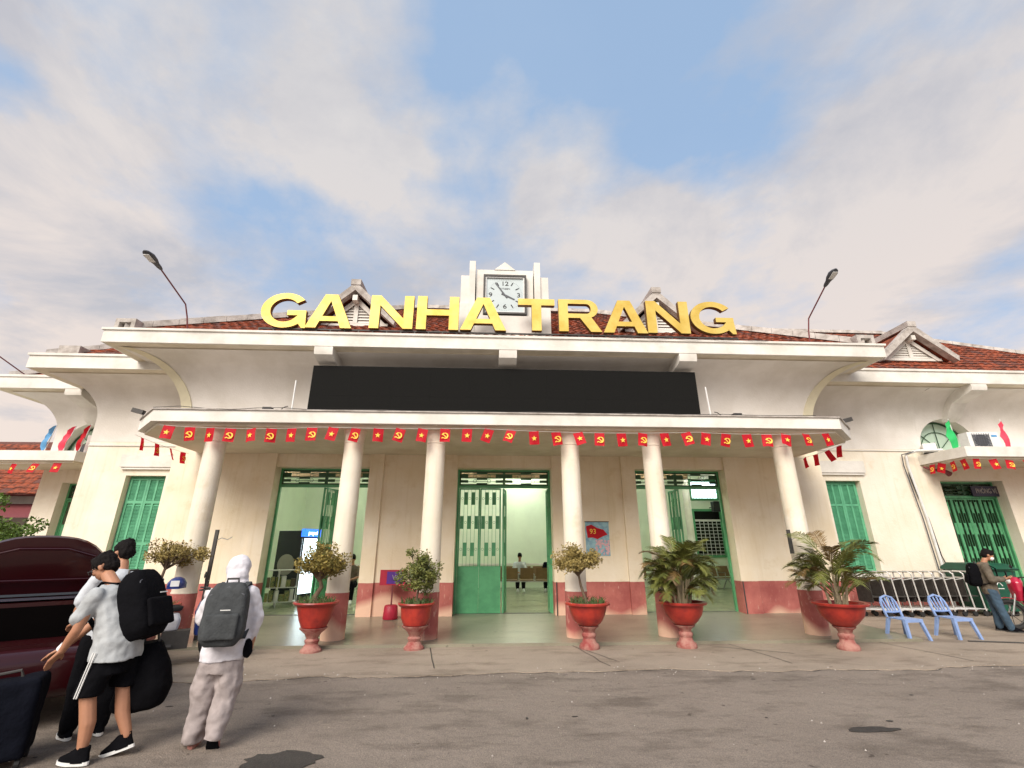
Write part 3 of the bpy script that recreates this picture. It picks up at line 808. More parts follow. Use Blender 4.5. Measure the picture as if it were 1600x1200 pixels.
b = MB(); b.box(9.0, LX - LR - .1, YR - .03, YR - .002, 4.34, 4.37); b.box(LX + 1.3, 22, YR - .03, YR - .002, 4.34, 4.37); sp('string_course', b, 'white', par=rw)
station_door(rw, DR0, DR1, YR + .30, .02, 3.48, [(DR0 + .055, YR + .34, 0), (DR0 + .5, YR + .34, 0), (DR0 + .95, YR + .34, 0), (DR0 + 1.4, YR + .34, 0)], .445)
b = MB(); b.box(DR0 - .5, 20, YR + .455, YR + 4.5, -.01, .015); sp('wing_floor', b, 'lobby_floor', par=rw)
b = MB(); b.box(12.1, 21.5, YR + 4.5, YR + 4.6, 0, 6.1); b.box(12.1, 21.5, YR + .46, YR + 4.5, 5.6, 5.65); b.box(12.05, 12.1, YR + .46, YR + 4.5, 0, 5.6); sp('inner_wall', b, 'lobby_wall', par=rw)
pl = thing('door_sign', 'dark plaque reading PHÒNG VÉ on the transom of the right door', 'sign', (14.93, YR + .22, 3.20))
obj('board', MB().box(-.48, .48, -.015, .015, -.15, .15), 'sign_dark', pl)
text_obj('lettering', 'PHÒNG VÉ', .20, 'sign_text', pl, (-.02, -.018, 0), scx=.68)
# lunette window bars and pane
def lunette(par, xc, r, z0, y):
    b = MB()
    pts = [(xc + (r - .03) * math.cos(PI * k / 24), y, z0 + (r - .03) * math.sin(PI * k / 24)) for k in range(25)]
    b.tube(pts, .03, 6); b.box(xc - r + .02, xc + r - .02, y - .03, y + .03, z0 + .01, z0 + .06)
    f = sp('window', b, 'green_dark', par=par)
    b = MB()
    for rr in (.62,): b.tube([(xc + r * rr * math.cos(PI * k / 16), y, z0 + .03 + r * rr * math.sin(PI * k / 16)) for k in range(17)], .012, 5)
    for a in (R(45), R(90), R(135)): b.tube([(xc, y, z0 + .05), (xc + (r - .05) * math.cos(a), y, z0 + (r - .05) * math.sin(a))], .012, 5)
    sub('glazing_bar', b, 'green_dark', f)
    b = MB(); b.prism([(xc + (r - .04) * math.cos(PI * k / 16), z0 + .03 + (r - .05) * math.sin(PI * k / 16)) for k in range(17)], y + .03, y + .036, 'Y')
    sub('pane', b, 'pane_green', f)
mat('pane_green', (.55, .72, .58), .12, .05, 3)
lunette(rw, LX, LR, LZ, YR + .34)
def canopy_slab(par, x0, x1, y0, y1, zt, zb):
    b = MB(); b.box(x0, x1, y0, y1, zb, zt); c = sp('canopy', b, 'white', par=par)
    b = MB(); b.box(x0 + .08, x1 - .08, y0 + .08, y1, zb - .05, zb - .001); sub('canopy_soffit', b, 'soffit', c); return c
canopy_slab(rw, 12.86, 21, 11.75, YR - .002, 4.2, 3.93)
prW = [(0.004, 4.4), (.004, 5.0)] + [(o_ + .004, z) for o_, z in arc_profile(5.0, 6.08, .88, 40)]
def wing_cornice(par, x0, x1, yw, yb, left, right, zt=6.52, co_=1.2, gap=None):
    b = MB()
    if gap:
        xc, rr = gap; ga, gb = xc - rr, xc + rr      # the arched window cuts up into the cove
        sweep_front(b, prW, x0, ga, yw, yb, left, False) if ga > x0 else None
        sweep_front(b, prW, gb, x1, yw, yb, False, right)
        def off_at(z):
            for (oa, za), (ob, zb_) in zip(prW, prW[1:]):
                if za <= z <= zb_: return oa + (ob - oa) * (z - za) / max(1e-6, zb_ - za)
            return prW[-1][0]
        ns = 28; zc_at = lambda x: 4.4 + math.sqrt(max(0, rr * rr - (x - xc) ** 2))
        lv = [k_ / 40 for k_ in range(41)]
        for i in range(ns):
            xa, xb = ga + (gb - ga) * i / ns, ga + (gb - ga) * (i + 1) / ns; cols = []
            for x in (xa, xb):
                z0_ = zc_at(x); cols.append([(x, yw - off_at(z0_ + (6.08 - z0_) * t_), z0_ + (6.08 - z0_) * t_) for t_ in lv])
            for k in range(len(lv) - 1): b.add([cols[0][k], cols[1][k], cols[1][k + 1], cols[0][k + 1]], [(0, 1, 2, 3)])
            b.add([cols[0][0], cols[1][0], (xb, yw + .01, zc_at(xb)), (xa, yw + .01, zc_at(xa))], [(0, 1, 2, 3)])
    else: sweep_front(b, prW, x0, x1, yw, yb, left, right)
    c = sp('cove', b, 'upper', 50, par=par)
    b = MB(); sweep_front(b, [(.87, 6.08), (.884, 6.11), (co_ - .04, 6.11)], x0, x1, yw, yb, left, right); sub('cornice_soffit', b, 'soffit', c)
    b = MB(); sweep_front(b, [(co_ - .04, 6.11), (co_, 6.11), (co_, zt - .07), (co_ + .035, zt - .065), (co_ + .035, zt), (co_ - .2, zt), (co_ - .2, zt - .1)], x0, x1, yw, yb, left, right)
    sp('cornice', b, 'white', par=par)
wing_cornice(rw, 9.01, 20.0, YR, 20, False, True, gap=(LX, LR))
sp('bracket', bracket(14.22 - .24, 14.22 + .24, YR, 1.2, 6.11, .85), 'white', 30, par=rw)
b = MB(); roof_base(b, 5.0, 20.9, YR - 1.05, 6.48, 4.6, 4.6 * .76, 11)
rf2 = sp('roof', b, 'tile_dark', par=rw)
b = MB(); tile_field(b, 9.1, 20.8, YR - 1.05, 6.48, 4.6 * .76, 4.6, False, True, seed=9)
sub('roof_tiles', b, ['tile', 'tile_dark'], rf2, kind='stuff')
b = MB(); cap_beam(b, (20.85, YR - 1.0, 6.52), (20.9 - 4.6, YR - 1.05 + 4.6, 6.48 + 4.6 * .76), .28, .14); cap_beam(b, (9.6, YR + 3.55, 6.48 + 3.50), (16.3, YR + 3.55, 6.48 + 3.50), .28, .14)
sub('ridge_cap', b, 'concrete_old', rf2)
dormer(rw, 13.36, 12.95, 7.18, 1.16, .94, 1.6, .85, True)

# left wing: near block A and set-back block B ----------------------------
lwg = thing('station_wing', 'lower cream station wing on the left, stepping back in two blocks with stacked cornices', 'building', (-10, YR, 0))
b = MB(); punched_wall(b, -10.97, XL + .0, -.02, 6.2, YR, YR + .45, [(-9.77, -8.72, .95, 3.48)]); b.box(-10.97, -10.6, YR + .45, 16, -.02, 6.2)
sp('wall', b, 'wall_pale', par=lwg)
shuttered_window(lwg, -9.77, -8.72, .95, 3.48, YR)
b = MB(); b.box(-10.97, XL, YR - .03, YR - .002, 4.28, 4.31); sp('string_course', b, 'white', par=lwg)
wing_cornice(lwg, -10.97, XL, YR, 20, True, False)
b = MB(); roof_base(b, -12.05, -4.0, YR - 1.05, 6.48, 4.0, 2.7, 9); rf3 = sp('roof', b, 'tile_dark', par=lwg)
b = MB(); tile_field(b, -11.9, -8.2, YR - 1.05, 6.48, 2.7, 4.0, True, False, seed=5); sub('roof_tiles', b, ['tile', 'tile_dark'], rf3, kind='stuff')
b = MB(); cap_beam(b, (-12.0, YR - 1.0, 6.5), (-8.05, YR + 2.95, 6.5 + 2.7), .3, .17)
b.box(-11.75, -11.2, YR - .95, YR - .6, 6.5, 6.86); sub('ridge_cap', b, 'concrete_old', rf3)
YB = 14.94
BX0 = -13.5; LXB = -12.35
b = MB(); DB0, DB1 = -12.85, -11.75
b.box(BX0, LXB - LR, YB, YB + .45, -.02, LZ + LR); b.box(LXB + LR, -10.6, YB, YB + .45, -.02, LZ + LR)
b.box(LXB - LR, DB0, YB, YB + .45, -.02, LZ); b.box(DB1, LXB + LR, YB, YB + .45, -.02, LZ); b.box(DB0, DB1, YB, YB + .45, 3.5, LZ)
b.box(BX0, -10.6, YB, YB + .45, LZ + LR, 6.2); bs = MB(); spandrel(bs, LXB, LR, LZ, YB, YB + .45)
b.box(BX0, BX0 + .3, YB + .45, 20, -.02, 6.2)
sp('wall', b, 'wall_pale', par=lwg); sp('arch_surround', bs, 'upper', par=lwg)
station_door(lwg, DB0, DB1, YB + .28, .02, 3.5, [(DB0 + .055, YB + .31, 0), (DB0 + .55, YB + .31, 0)], .49)
lunette(lwg, LXB, LR, LZ, YB + .34)
canopy_slab(lwg, -17, -11.5, 13.5, YB - .002, 4.2, 3.93)
wing_cornice(lwg, BX0, -10.6, YB, 20, True, False, gap=(LXB, LR))
sp('bracket', bracket(LXB - .24, LXB + .24, YB, 1.2, 6.11, .85), 'white', 30, par=lwg)
q = bracket(-.24, .24, 0, 1.2, 6.11, .85); q.xf(Matrix.Translation((BX0, 17.2, 0)) @ Matrix.Rotation(-PI / 2, 4, 'Z')); sp('bracket', q, 'white', 30, par=lwg)
b = MB(); roof_base(b, -14.6, -6, YB - 1.05, 6.48, 3.5, 2.3, 8); rf4 = sp('roof', b, 'tile', par=lwg)
b = MB(); cap_beam(b, (-14.55, YB - 1.0, 6.5), (-11.1, YB + 2.45, 8.78), .28, .15); sub('ridge_cap', b, 'concrete_old', rf4)
b = MB(); b.box(-16, -10.6, YB + 3, YB + 3.1, 0, 5.5); sp('inner_wall', b, 'lobby_wall', par=lwg)

# distant tiled house beyond the left wing
h = thing('distant_house', 'low house with faded red tiled roof far beyond the left wing', 'house', (-27, 27, 0))
b = MB(); b.box(-8, 8, 0, 6, 0, 4.4); obj('wall', b, 'house_wall', h)
b = MB(); b.add([(-8.6, -1, 4.3), (9.6, -1, 4.3), (9.6, 3, 7.9), (-8.6, 3, 7.9), (-8.6, 7, 4.3), (9.6, 7, 4.3)], [(0, 1, 2, 3), (3, 2, 5, 4), (0, 3, 4), (1, 5, 2), (0, 4, 5, 1)]); hr = obj('roof', b, 'tile_dark', h)
b = MB(); tile_field(b, -8.5, 9.5, -1, 4.33, 3.6, 4.0, False, False, tw=.5, th=.45, seed=2); obj('roof_tiles', b, ['tile', 'tile_dark'], hr, kind='stuff')
for k in range(4):
    b = MB(); b.box(-6 + 3.6 * k, -4.4 + 3.6 * k, -.05, -.003, .1, 2.6); d = obj('door', b, 'green_dark', h)
b = MB(); b.add([(-8, -.01, 3.9), (8, -.01, 3.9), (8, -1.6, 3.1), (-8, -1.6, 3.1)], [(0, 1, 2, 3)]); obj('awning', b, 'pole_red', h)
# ============================================================ SIGN LETTERS
def rect(x0, z0, x1, z1): return [(x0, z0), (x1, z0), (x1, z1), (x0, z1)]
def g_polys():
    """wide G as quads round an ellipse with spur"""
    q = []; n_ = 30; a0, a1 = R(38), R(330)
    for k in range(n_):
        p_ = []
        for t, s in ((k, 1), (k + 1, 1), (k + 1, 0), (k, 0)):
            a = a0 + (a1 - a0) * t / n_; rx, rz = (.5, .5) if s else (.305, .335)
            p_.append((.5 + rx * math.cos(a), .5 + rz * math.sin(a)))
        q.append(p_)
    q.append(rect(.56, .36, .96, .50)); q.append([(.78, .36), (.78, .18), (.90, 0), (.985, 0), (.96, .36)])
    return q
def r_bowl():
    q = []; n_ = 10
    for k in range(n_):
        p_ = []
        for t, s in ((k, 1), (k + 1, 1), (k + 1, 0), (k, 0)):
            a = -PI / 2 + PI * t / n_; rx, rz = (.27, .29) if s else (.10, .155)
            p_.append((.66 + rx * math.cos(a), .71 + rz * math.sin(a)))
        q.append(p_)
    return q
GLYPH = {
 'A': [[(0, 0), (.235, 0), (.565, 1), (.36, 1)], [(1, 0), (.64, 1), (.435, 1), (.765, 0)][::1], rect(.26, .2, .74, .34)],
 'N': [rect(0, 0, .22, 1), rect(.78, 0, 1, 1), [(.22, 1), (.22, .70), (.78, 0), (.78, .30)]],
 'H': [rect(0, 0, .23, 1), rect(.77, 0, 1, 1), rect(.23, .42, .77, .60)],
 'T': [rect(0, .80, 1, 1), rect(.37, 0, .63, .80)],
 'R': [rect(0, 0, .22, 1), rect(.22, .865, .66, 1), rect(.22, .42, .66, .555), [(.50, .42), (.76, .46), (1, 0), (.74, 0)]] + r_bowl(),
 'G': g_polys(),
}
def letter_mesh(ch, w, h, dep):
    b = MB()
    face = MB()
    for i, poly in enumerate(GLYPH[ch]):
        P_ = [(x * w, z * h) for x, z in poly]
        ar = sum(P_[k][0] * P_[(k + 1) % len(P_)][1] - P_[(k + 1) % len(P_)][0] * P_[k][1] for k in range(len(P_)))
        if ar < 0: P_ = P_[::-1]
        e = .0006 * (i % 4)
        n_ = len(P_); o = len(b.v)
        b.v += [(x, e, z) for x, z in P_] + [(x, dep, z) for x, z in P_]
        b.f.append(tuple(range(o, o + n_))); b.m.append(0)
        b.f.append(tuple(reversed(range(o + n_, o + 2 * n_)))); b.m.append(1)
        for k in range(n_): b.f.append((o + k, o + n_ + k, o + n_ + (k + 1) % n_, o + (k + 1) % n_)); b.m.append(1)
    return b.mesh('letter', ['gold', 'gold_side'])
sg = thing('station_name_sign', 'large golden letters GA NHA TRANG standing along the cornice', 'sign', (.4, 10.82, 6.72))
LT = [('G', -5.72, -4.56, 6.76, 7.73), ('A', -4.60, -3.46, 6.78, 7.72), ('N', -3.03, -1.95, 6.80, 7.73), ('H', -1.86, -.80, 6.80, 7.74), ('A', -.76, .41, 6.81, 7.74),
      ('T', .72, 1.67, 6.83, 7.74), ('R', 1.77, 2.88, 6.83, 7.75), ('A', 2.92, 4.08, 6.82, 7.76), ('N', 4.08, 5.20, 6.84, 7.77), ('G', 5.25, 6.44, 6.85, 7.79)]
lk = 10.82 / 10.7
for ch, x0, x1, z0, z1 in LT:
    x0, x1 = x0 * lk, x1 * lk; z0, z1 = 1.6 + (z0 - 1.6) * lk, 1.6 + (z1 - 1.6) * lk
    me = letter_mesh(ch, x1 - x0, z1 - z0, .13)
    o = obj('letter', me, None, sg, loc=(x0 - .4, -.07, z0 - 6.72))
b = MB(); b.box(-6.2, 6.15, .0, .05, -.01, .03); b.box(-6.2, 6.15, .0, .05, .09, .12)
for k in range(36): b.box(-6.2 + k * .352, -6.17 + k * .352, .005, .045, .03, .12)
obj('support_rail', b, 'iron', sg)

# clock
ck = thing('station_clock', 'square white clock with black numerals on the turret, hands near five to four', 'clock', (.40, 11.40, 8.26))
b = MB(); frame_box(b, -.60, .60, -.62, .62, -.10, -.001, .055); obj('frame', b, 'iron', ck)
b = MB(); frame_box(b, -.545, .545, -.565, .565, -.075, -.002, .03); obj('bezel', b, 'plastic_white', ck)
obj('dial', MB().box(-.514, .514, -.03, -.003, -.534, .534), 'clockface', ck)
for t_, x, z in (('12', 0, .36), ('3', .385, 0), ('6', 0, -.36), ('9', -.40, 0)):
    text_obj('numeral', t_, .19, 'black', ck, (x, -.034, z), scx=1.25, space=.9)
text_obj('lettering', 'CITIZEN', .07, 'lamp_grey', ck, (0, -.034, .20), scx=1.1)
for k in range(12):
    if k % 3 == 0: continue
    a = PI / 2 - 2 * PI * k / 12; bb = MB(); c_, s_ = math.cos(a), math.sin(a)
    bb.obox(Matrix.Translation((.40 * c_, -.034, .40 * s_)) @ Matrix.Rotation(-a, 4, 'Y'), .11, .006, .026); obj('hour_mark', bb, 'black', ck)
b = MB()
for k in range(60):
    a = 2 * PI * k / 60; b.box(.475 * math.cos(a) - .005, .475 * math.cos(a) + .005, -.034, -.031, .475 * math.sin(a) - .005, .475 * math.sin(a) + .005)
obj('minute_marks', b, 'black', ck, kind='stuff')
def hand(ang_, ln, w, tail, z):
    m_ = Matrix.Translation((0, z, 0)) @ Matrix.Rotation(-ang_, 4, 'Y'); q = MB()
    q.add([m_ @ Vector(v) for v in ((-tail, 0, -w * .8), (-tail, 0, w * .8), (ln, 0, w * .5), (ln, 0, -w * .5), (-tail, .01, -w * .8), (-tail, .01, w * .8), (ln, .01, w * .5), (ln, .01, -w * .5))],
          [(0, 1, 2, 3), (7, 6, 5, 4), (0, 3, 7, 4), (1, 0, 4, 5), (2, 1, 5, 6), (3, 2, 6, 7)]); return q
obj('minute_hand', hand(R(90 + 35), .47, .026, .10, -.052), 'lamp_grey', ck)
obj('hour_hand', hand(R(90 - 117), .30, .032, .10, -.046), 'lamp_grey', ck)

# LED screen
scn = thing('display_screen', 'long switched-off black display screen standing on the porch canopy', 'screen', (.48, 11.0, 4.23))
obj('cabinet', MB().box(-4.86, 4.86, .02, .24, .12, 1.69), 'black', scn)
b = MB()
for k in range(10):
    for j in range(2):
        m_ = MB().box(-4.85 + k * .97, -4.85 + (k + 1) * .97 - .0015, -.002, .018, .13 + j * .775, .13 + (j + 1) * .775 - .0015)
        obj('screen_panel', m_, 'screen', scn)
for s in (-4, 0, 4): obj('foot', MB().box(s - .04, s + .04, .03, .20, -.02, .12), 'iron', scn)
# floodlights, cameras, rods and cables on the canopy
for X, lb in ((-4.62, 'small black floodlight on the canopy edge left of the screen'), (5.46, 'small black floodlight on the canopy edge right of the screen')):
    t = thing('floodlight', lb, 'lamp', (X, 9.6, 4.225)); obj('housing', MB().box(-.09, .09, -.06, .06, .04, .17), 'black', t); obj('foot', MB().box(-.02, .02, -.02, .02, 0, .04), 'iron', t)
for X, s, lb in ((-7.2, -1, 'dark bullet camera on the left end of the canopy'), (7.95, 1, 'dark bullet camera on the right end of the canopy')):
    t = thing('security_camera', lb, 'camera', (X, 9.75, 4.20)); q = MB(); q.obox(Matrix.Translation((s * .12, 0, .12)) @ Matrix.Rotation(-s * .25, 4, 'Y'), .24, .09, .09); obj('body', q, 'iron', t); obj('bracket', MB().tube([(0, 0, 0), (0, 0, .1)], .015, 6), 'iron', t)
for X, l_, lb in ((-4.13, -.02, 'thin white rod leaning on the canopy left of the screen'), (4.88, -.02, 'thin white rod leaning on the canopy right of the screen')):
    t = obj('white_rod', MB().tube([(0, 0, 0), (l_, .03, .80)], .016, 6), 'plastic_white', loc=(X, 9.6, 4.22)); tag(t, lb, 'rod')
for s, X in ((-1, -5.05), (1, 5.95)):
    pts = [(X + s * .35 * math.cos(t) * 1.0, 11.5, 4.24 + .75 * math.sin(t)) for t in [PI / 2 * k / 8 for k in range(9)]]
    t = obj('cable', MB().tube(pts, .012, 5), 'iron'); tag(t, 'dark cable arching up to the %s side of the screen' % ('left' if s < 0 else 'right'), 'cable')
pts = [(-6.6 + k * .5, 9.13 - .01 * (k % 2), 4.235 + .03 * math.sin(k * 1.7) * (1 if k < 6 else .3)) for k in range(28)]
t = obj('cable', MB().tube(pts, .007, 5), 'iron'); tag(t, 'thin cable lying loosely along the front edge of the canopy', 'cable')
pts = [(3.0 + k * .25, 10.66, 6.735 - .05 * math.sin(k * .9) ** 2) for k in range(18)]
t = obj('cable', MB().tube(pts, .007, 5), 'iron'); tag(t, 'thin cable sagging over the cornice below the last gold letters', 'cable')

# ============================================================ BUNTING
def star_mesh():
    b = MB(); pts = [(.058 * (1 if k % 2 == 0 else .4) * math.sin(PI * k / 5), .058 * (1 if k % 2 == 0 else .4) * math.cos(PI * k / 5)) for k in range(10)]
    vs = [(0, -.004, 0)] + [(x, -.004, z) for x, z in pts]; b.add(vs, [(0, 1 + k, 1 + (k + 1) % 10) for k in range(10)]); return b.mesh('emblem', 'yellow')
def sickle_mesh():
    b = MB(); n_ = 14
    for k in range(n_):
        p_ = []
        for t, s in ((k, 1), (k + 1, 1), (k + 1, 0), (k, 0)):
            a = R(110) - R(250) * t / n_; w = .018 * math.sin(PI * (t + .6) / (n_ + 1.2)) + .003
            r = .050 + (w if s else -w * .3); p_.append((.004 + r * math.cos(a), -.004, -.002 + r * math.sin(a)))
        b.add(p_, [(0, 1, 2, 3)])
    def bar(ax, az, bx, bz, w):
        d = Vector((bx - ax, bz - az)).normalized() * w; q = Vector((-d.y, d.x))
        b.add([(ax - q.x, -.0045, az - q.y), (bx - q.x, -.0045, bz - q.y), (bx + q.x, -.0045, bz + q.y), (ax + q.x, -.0045, az + q.y)], [(0, 1, 2, 3)])
    bar(-.030, .022, .056, -.056, .009); bar(-.052, .012, -.012, .050, .012); bar(-.030, -.040, -.058, -.060, .009)
    return b.mesh('emblem', 'yellow')
def flag_mesh(seed, w=.20, h=.27):
    q = random.Random(seed); b = MB(); nx, nz = 4, 5; ph = q.uniform(0, 6); am = q.uniform(.006, .018)
    vs = []
    for j in range(nz + 1):
        for i in range(nx + 1):
            vs.append((-w / 2 + w * i / nx, am * math.sin(ph + i * 1.3 + j * .6) * j / nz, -h * j / nz))
    b.add(vs, [(j * (nx + 1) + i, j * (nx + 1) + i + 1, (j + 1) * (nx + 1) + i + 1, (j + 1) * (nx + 1) + i) for j in range(nz) for i in range(nx)])
    return b.mesh('flag', 'red', 60)
EMB = [star_mesh(), sickle_mesh()]
FLG = [flag_mesh(k) for k in range(6)]
def bunting(label, segs):
    """segs: list of (p0, p1, n, sag, first, tilt)"""
    t = thing('bunting', label, 'bunting', segs[0][0])
    o0 = Vector(segs[0][0]); idx = 0; q = random.Random(len(label))
    for p0, p1, n_, sag, em in segs:
        p0, p1 = Vector(p0), Vector(p1); d = p1 - p0; ang_ = math.atan2(d.y, d.x)
        pts = [p0 + d * (k / 24) - Vector((0, 0, sag * 4 * (k / 24) * (1 - k / 24))) - o0 for k in range(25)]
        obj('string', MB().tube(pts, .004, 4), 'plastic_white', t)
        for k in range(n_):
            f = (k + .5) / n_; p = p0 + d * f - Vector((0, 0, sag * 4 * f * (1 - f) + .004)) - o0
            fl = obj('flag', FLG[(idx * 5) % 6], None, t, loc=p, rot=(q.uniform(-.38, .15), q.uniform(-.20, .18) + (q.choice((.2, -.08, 0, 0, .14))), ang_ + q.uniform(-.35, .35)))
            e = obj('emblem', EMB[(idx + em) % 2], None, fl, loc=(q.uniform(-.01, .02), -.016, -.145))
            idx += 1
bunting('string of small red flags with stars and emblems under the main porch canopy', [
    ((-6.45, 9.22, 3.90), (-3.3, 9.20, 3.89), 8, .05, 0), ((-3.3, 9.20, 3.89), (-.2, 9.20, 3.90), 7, .02, 0), ((-.2, 9.20, 3.90), (4.3, 9.20, 3.87), 10, .05, 1), ((4.3, 9.20, 3.87), (7.3, 9.22, 3.90), 7, .04, 1),
    ((8.2, 10.1, 3.88), (8.35, 12.0, 3.86), 4, .03, 0), ((-7.45, 10.0, 3.88), (-7.5, 12.0, 3.86), 4, .03, 0)])
bunting('string of small red flags under the canopy of the right wing', [((12.9, 13.0, 3.90), (12.95, 11.85, 3.89), 4, .02, 1), ((12.95, 11.85, 3.89), (19.5, 11.85, 3.88), 14, .05, 1)])
bunting('string of small red flags under the canopy of the left wing', [((-16.8, 13.6, 3.90), (-11.7, 13.6, 3.88), 9, .05, 0)])

# hand flags stuck on the wing canopies
def canopy_flag(label, loc, h, m, w=.34, lean=0):
    t = thing('furled_flag', label, 'flag', loc)
    obj('staff', MB().tube([(0, 0, 0), (lean, 0, h)], .012, 6), 'plastic_white', t)
    b = MB(); n_ = 7; vs = []
    for k in range(n_ + 1):
        f = k / n_; z = h * (.97 - .88 * f); ww = w * (.15 + .85 * math.sin(PI * min(1, .12 + f * .75))) ; x0 = lean * z / h
        vs += [(x0, -.02 + .03 * math.sin(k), z), (x0 - ww * .35, -.05 - .05 * math.sin(k * 1.7), z - .05), (x0 - ww * .6, .03 * math.cos(k * 2.1), z - .12)]
    b.add(vs, [(k * 3 + i, k * 3 + i + 1, (k + 1) * 3 + i + 1, (k + 1) * 3 + i) for k in range(n_) for i in (0, 1)])
    obj('cloth', b, m, t, 60)
canopy_flag('bright green furled flag on the right canopy before the lunette', (13.3, 12.3, 4.2), .92, 'flag_green', .36, -.06)
canopy_flag('pinkish red furled flag standing on the right canopy', (14.86, 12.3, 4.2), .92, 'flag_pink', .26, -.04)
canopy_flag('light blue furled flag on the left canopy', (-12.55, 13.7, 4.2), .80, 'flag_blue', .34, .12)
canopy_flag('wide red furled flag on the left canopy beside the blue one', (-12.05, 13.7, 4.2), .78, 'flag_pink', .40, .16)
canopy_flag('narrow red furled flag on the left canopy before the lunette', (-11.62, 13.7, 4.2), .82, 'red', .30, .14)
def air_conditioner(label, loc, rz=0, w=.85, h=.5):
    t = thing('air_conditioner', label, 'air conditioner', loc, rz)
    b = MB().box(-w / 2, w / 2, -.15, .15, .04, .04 + h); obj('casing', b, 'plastic_white', t)
    b = MB()
    for k in range(9): b.box(-w * .36, w * .18, -.165, -.152, .10 + k * (h - .12) / 9, .125 + k * (h - .12) / 9)
    for k in range(8): b.box(-w * .36 + k * w * .54 / 7 - .004, -w * .36 + k * w * .54 / 7 + .004, -.172, -.166, .1, h)
    obj('fan_guard', b, 'lamp_grey', t)
    obj('fan', MB().lathe([(.02, 0), (.18, 0), (.18, .01), (.02, .01)], (0, 0, 0), 16).xf(Matrix.Translation((-w * .09, -.1515, .04 + h / 2)) @ Matrix.Rotation(PI / 2, 4, 'X')), 'iron', t)
    obj('badge', MB().box(w * .26, w * .44, -.156, -.152, h * .78, h * .9), 'flag_blue', t)
    for s in (-1, 1): obj('foot', MB().box(s * w * .35 - .03, s * w * .35 + .03, -.16, .16, 0, .04), 'iron', t)
air_conditioner('white air conditioner unit on the right canopy beside the green flag', (14.15, 12.45, 4.2), -.1)
air_conditioner('grey air conditioner unit seen edge-on behind the cables on the right canopy', (13.05, 12.95, 4.2), .9, .5, .26)
air_conditioner('white air conditioner unit on the left canopy by the wing corner', (-11.35, 14.2, 4.2), .4, .8, .5)
air_conditioner('low grey unit between the red flags on the left canopy', (-12.0, 14.5, 4.2), .1, .6, .30)
# conduits at the wing corner
for k, (dx, lb) in enumerate(((0, 'pale rain pipe running down beside the right wing canopy'), (-.13, 'thin grey conduit beside the rain pipe on the right wing'), )):
    pts = [(13.1, 12.6, 4.28), (12.6, 12.9, 4.30), (12.42 + dx, 13.1, 4.22), (12.42 + dx, 13.13, 3.9), (12.55 + dx, 13.13, 2.4), (12.62 + dx, 13.13, .05)]
    t = obj('rain_pipe', MB().tube(pts, .035 - .02 * k, 8), 'plastic_white' if k == 0 else 'lamp_grey'); tag(t, lb, 'pipe')
pts = [(12.38, 13.14, 3.7), (12.47, 13.14, 3.0), (12.60, 13.14, 2.4), (12.66, 13.14, 1.4), (12.8, 13.14, .9)]
t = obj('cable', MB().tube(pts, .014, 5), 'black'); tag(t, 'black cable hanging down the right wing wall', 'cable')
pts = [(12.85, 13.1, 3.86), (13.0, 13.0, 3.76), (13.25, 12.9, 3.72), (13.4, 12.9, 3.62)]
t = obj('hanging_lamp', MB().tube(pts, [.03, .035, .05, .08], 8), 'pole_red'); tag(t, 'dark red lamp on a bent arm under the right canopy', 'lamp')

# ============================================================ STREET LAMPS ON THE CORNICE
def arm_lamp(label, base, bend, h0, h1):
    t = thing('street_lamp', label, 'street lamp', base); B0 = Vector(base)
    p = [Vector(base), Vector(base).lerp(Vector(bend), .5) + Vector((0, .02, .02)), Vector(bend), Vector(h0)]
    obj('arm', MB().tube([v - B0 for v in p], .017, 8), 'pole_red', t)
    d = (Vector(h1) - Vector(h0)); ln = d.length; q = MB(); n_ = 12
    m_ = Matrix.Translation(Vector(h0) - B0) @ d.to_track_quat('X', 'Z').to_matrix().to_4x4()
    secs = [(0, .035, .04), (.12, .055, .05), (.3, .065, .05), (.5, .105, .07), (.75, .12, .075), (.92, .08, .05), (1.0, .03, .02)]
    vs = []
    for s, w, hh in secs:
        for k in range(n_):
            a = 2 * PI * k / n_; vs.append(m_ @ Vector((s * ln, w * math.cos(a), hh * math.sin(a) * (1 if math.sin(a) > 0 else .45))))
    q.add(vs, [(i * n_ + k, i * n_ + (k + 1) % n_, (i + 1) * n_ + (k + 1) % n_, (i + 1) * n_ + k) for i in range(len(secs) - 1) for k in range(n_)] + [tuple(range(n_)), tuple((len(secs) - 1) * n_ + k for k in range(n_))])
    obj('lamp_head', q, 'lamp_grey', t, 60)
    q = MB(); q.obox(m_ @ Matrix.Translation((ln * .68, 0, -.045)), ln * .4, .12, .012); obj('lens', q, 'plastic_white', t)
arm_lamp('cobra street lamp on a thin arm above the left of the cornice', (-7.47, 10.78, 6.7), (-7.49, 10.52, 7.28), (-7.50, 9.50, 7.60), (-7.50, 8.92, 7.70))
arm_lamp('cobra street lamp on a thin red arm above the right of the cornice', (8.45, 10.78, 6.7), (8.45, 10.62, 7.35), (8.45, 9.83, 7.84), (8.45, 9.36, 8.06))
arm_lamp('street lamp arm over the far left wing cornice', (-13.96, 13.9, 6.5), (-13.96, 13.74, 6.58), (-13.96, 12.7, 6.86), (-13.96, 12.2, 6.95))

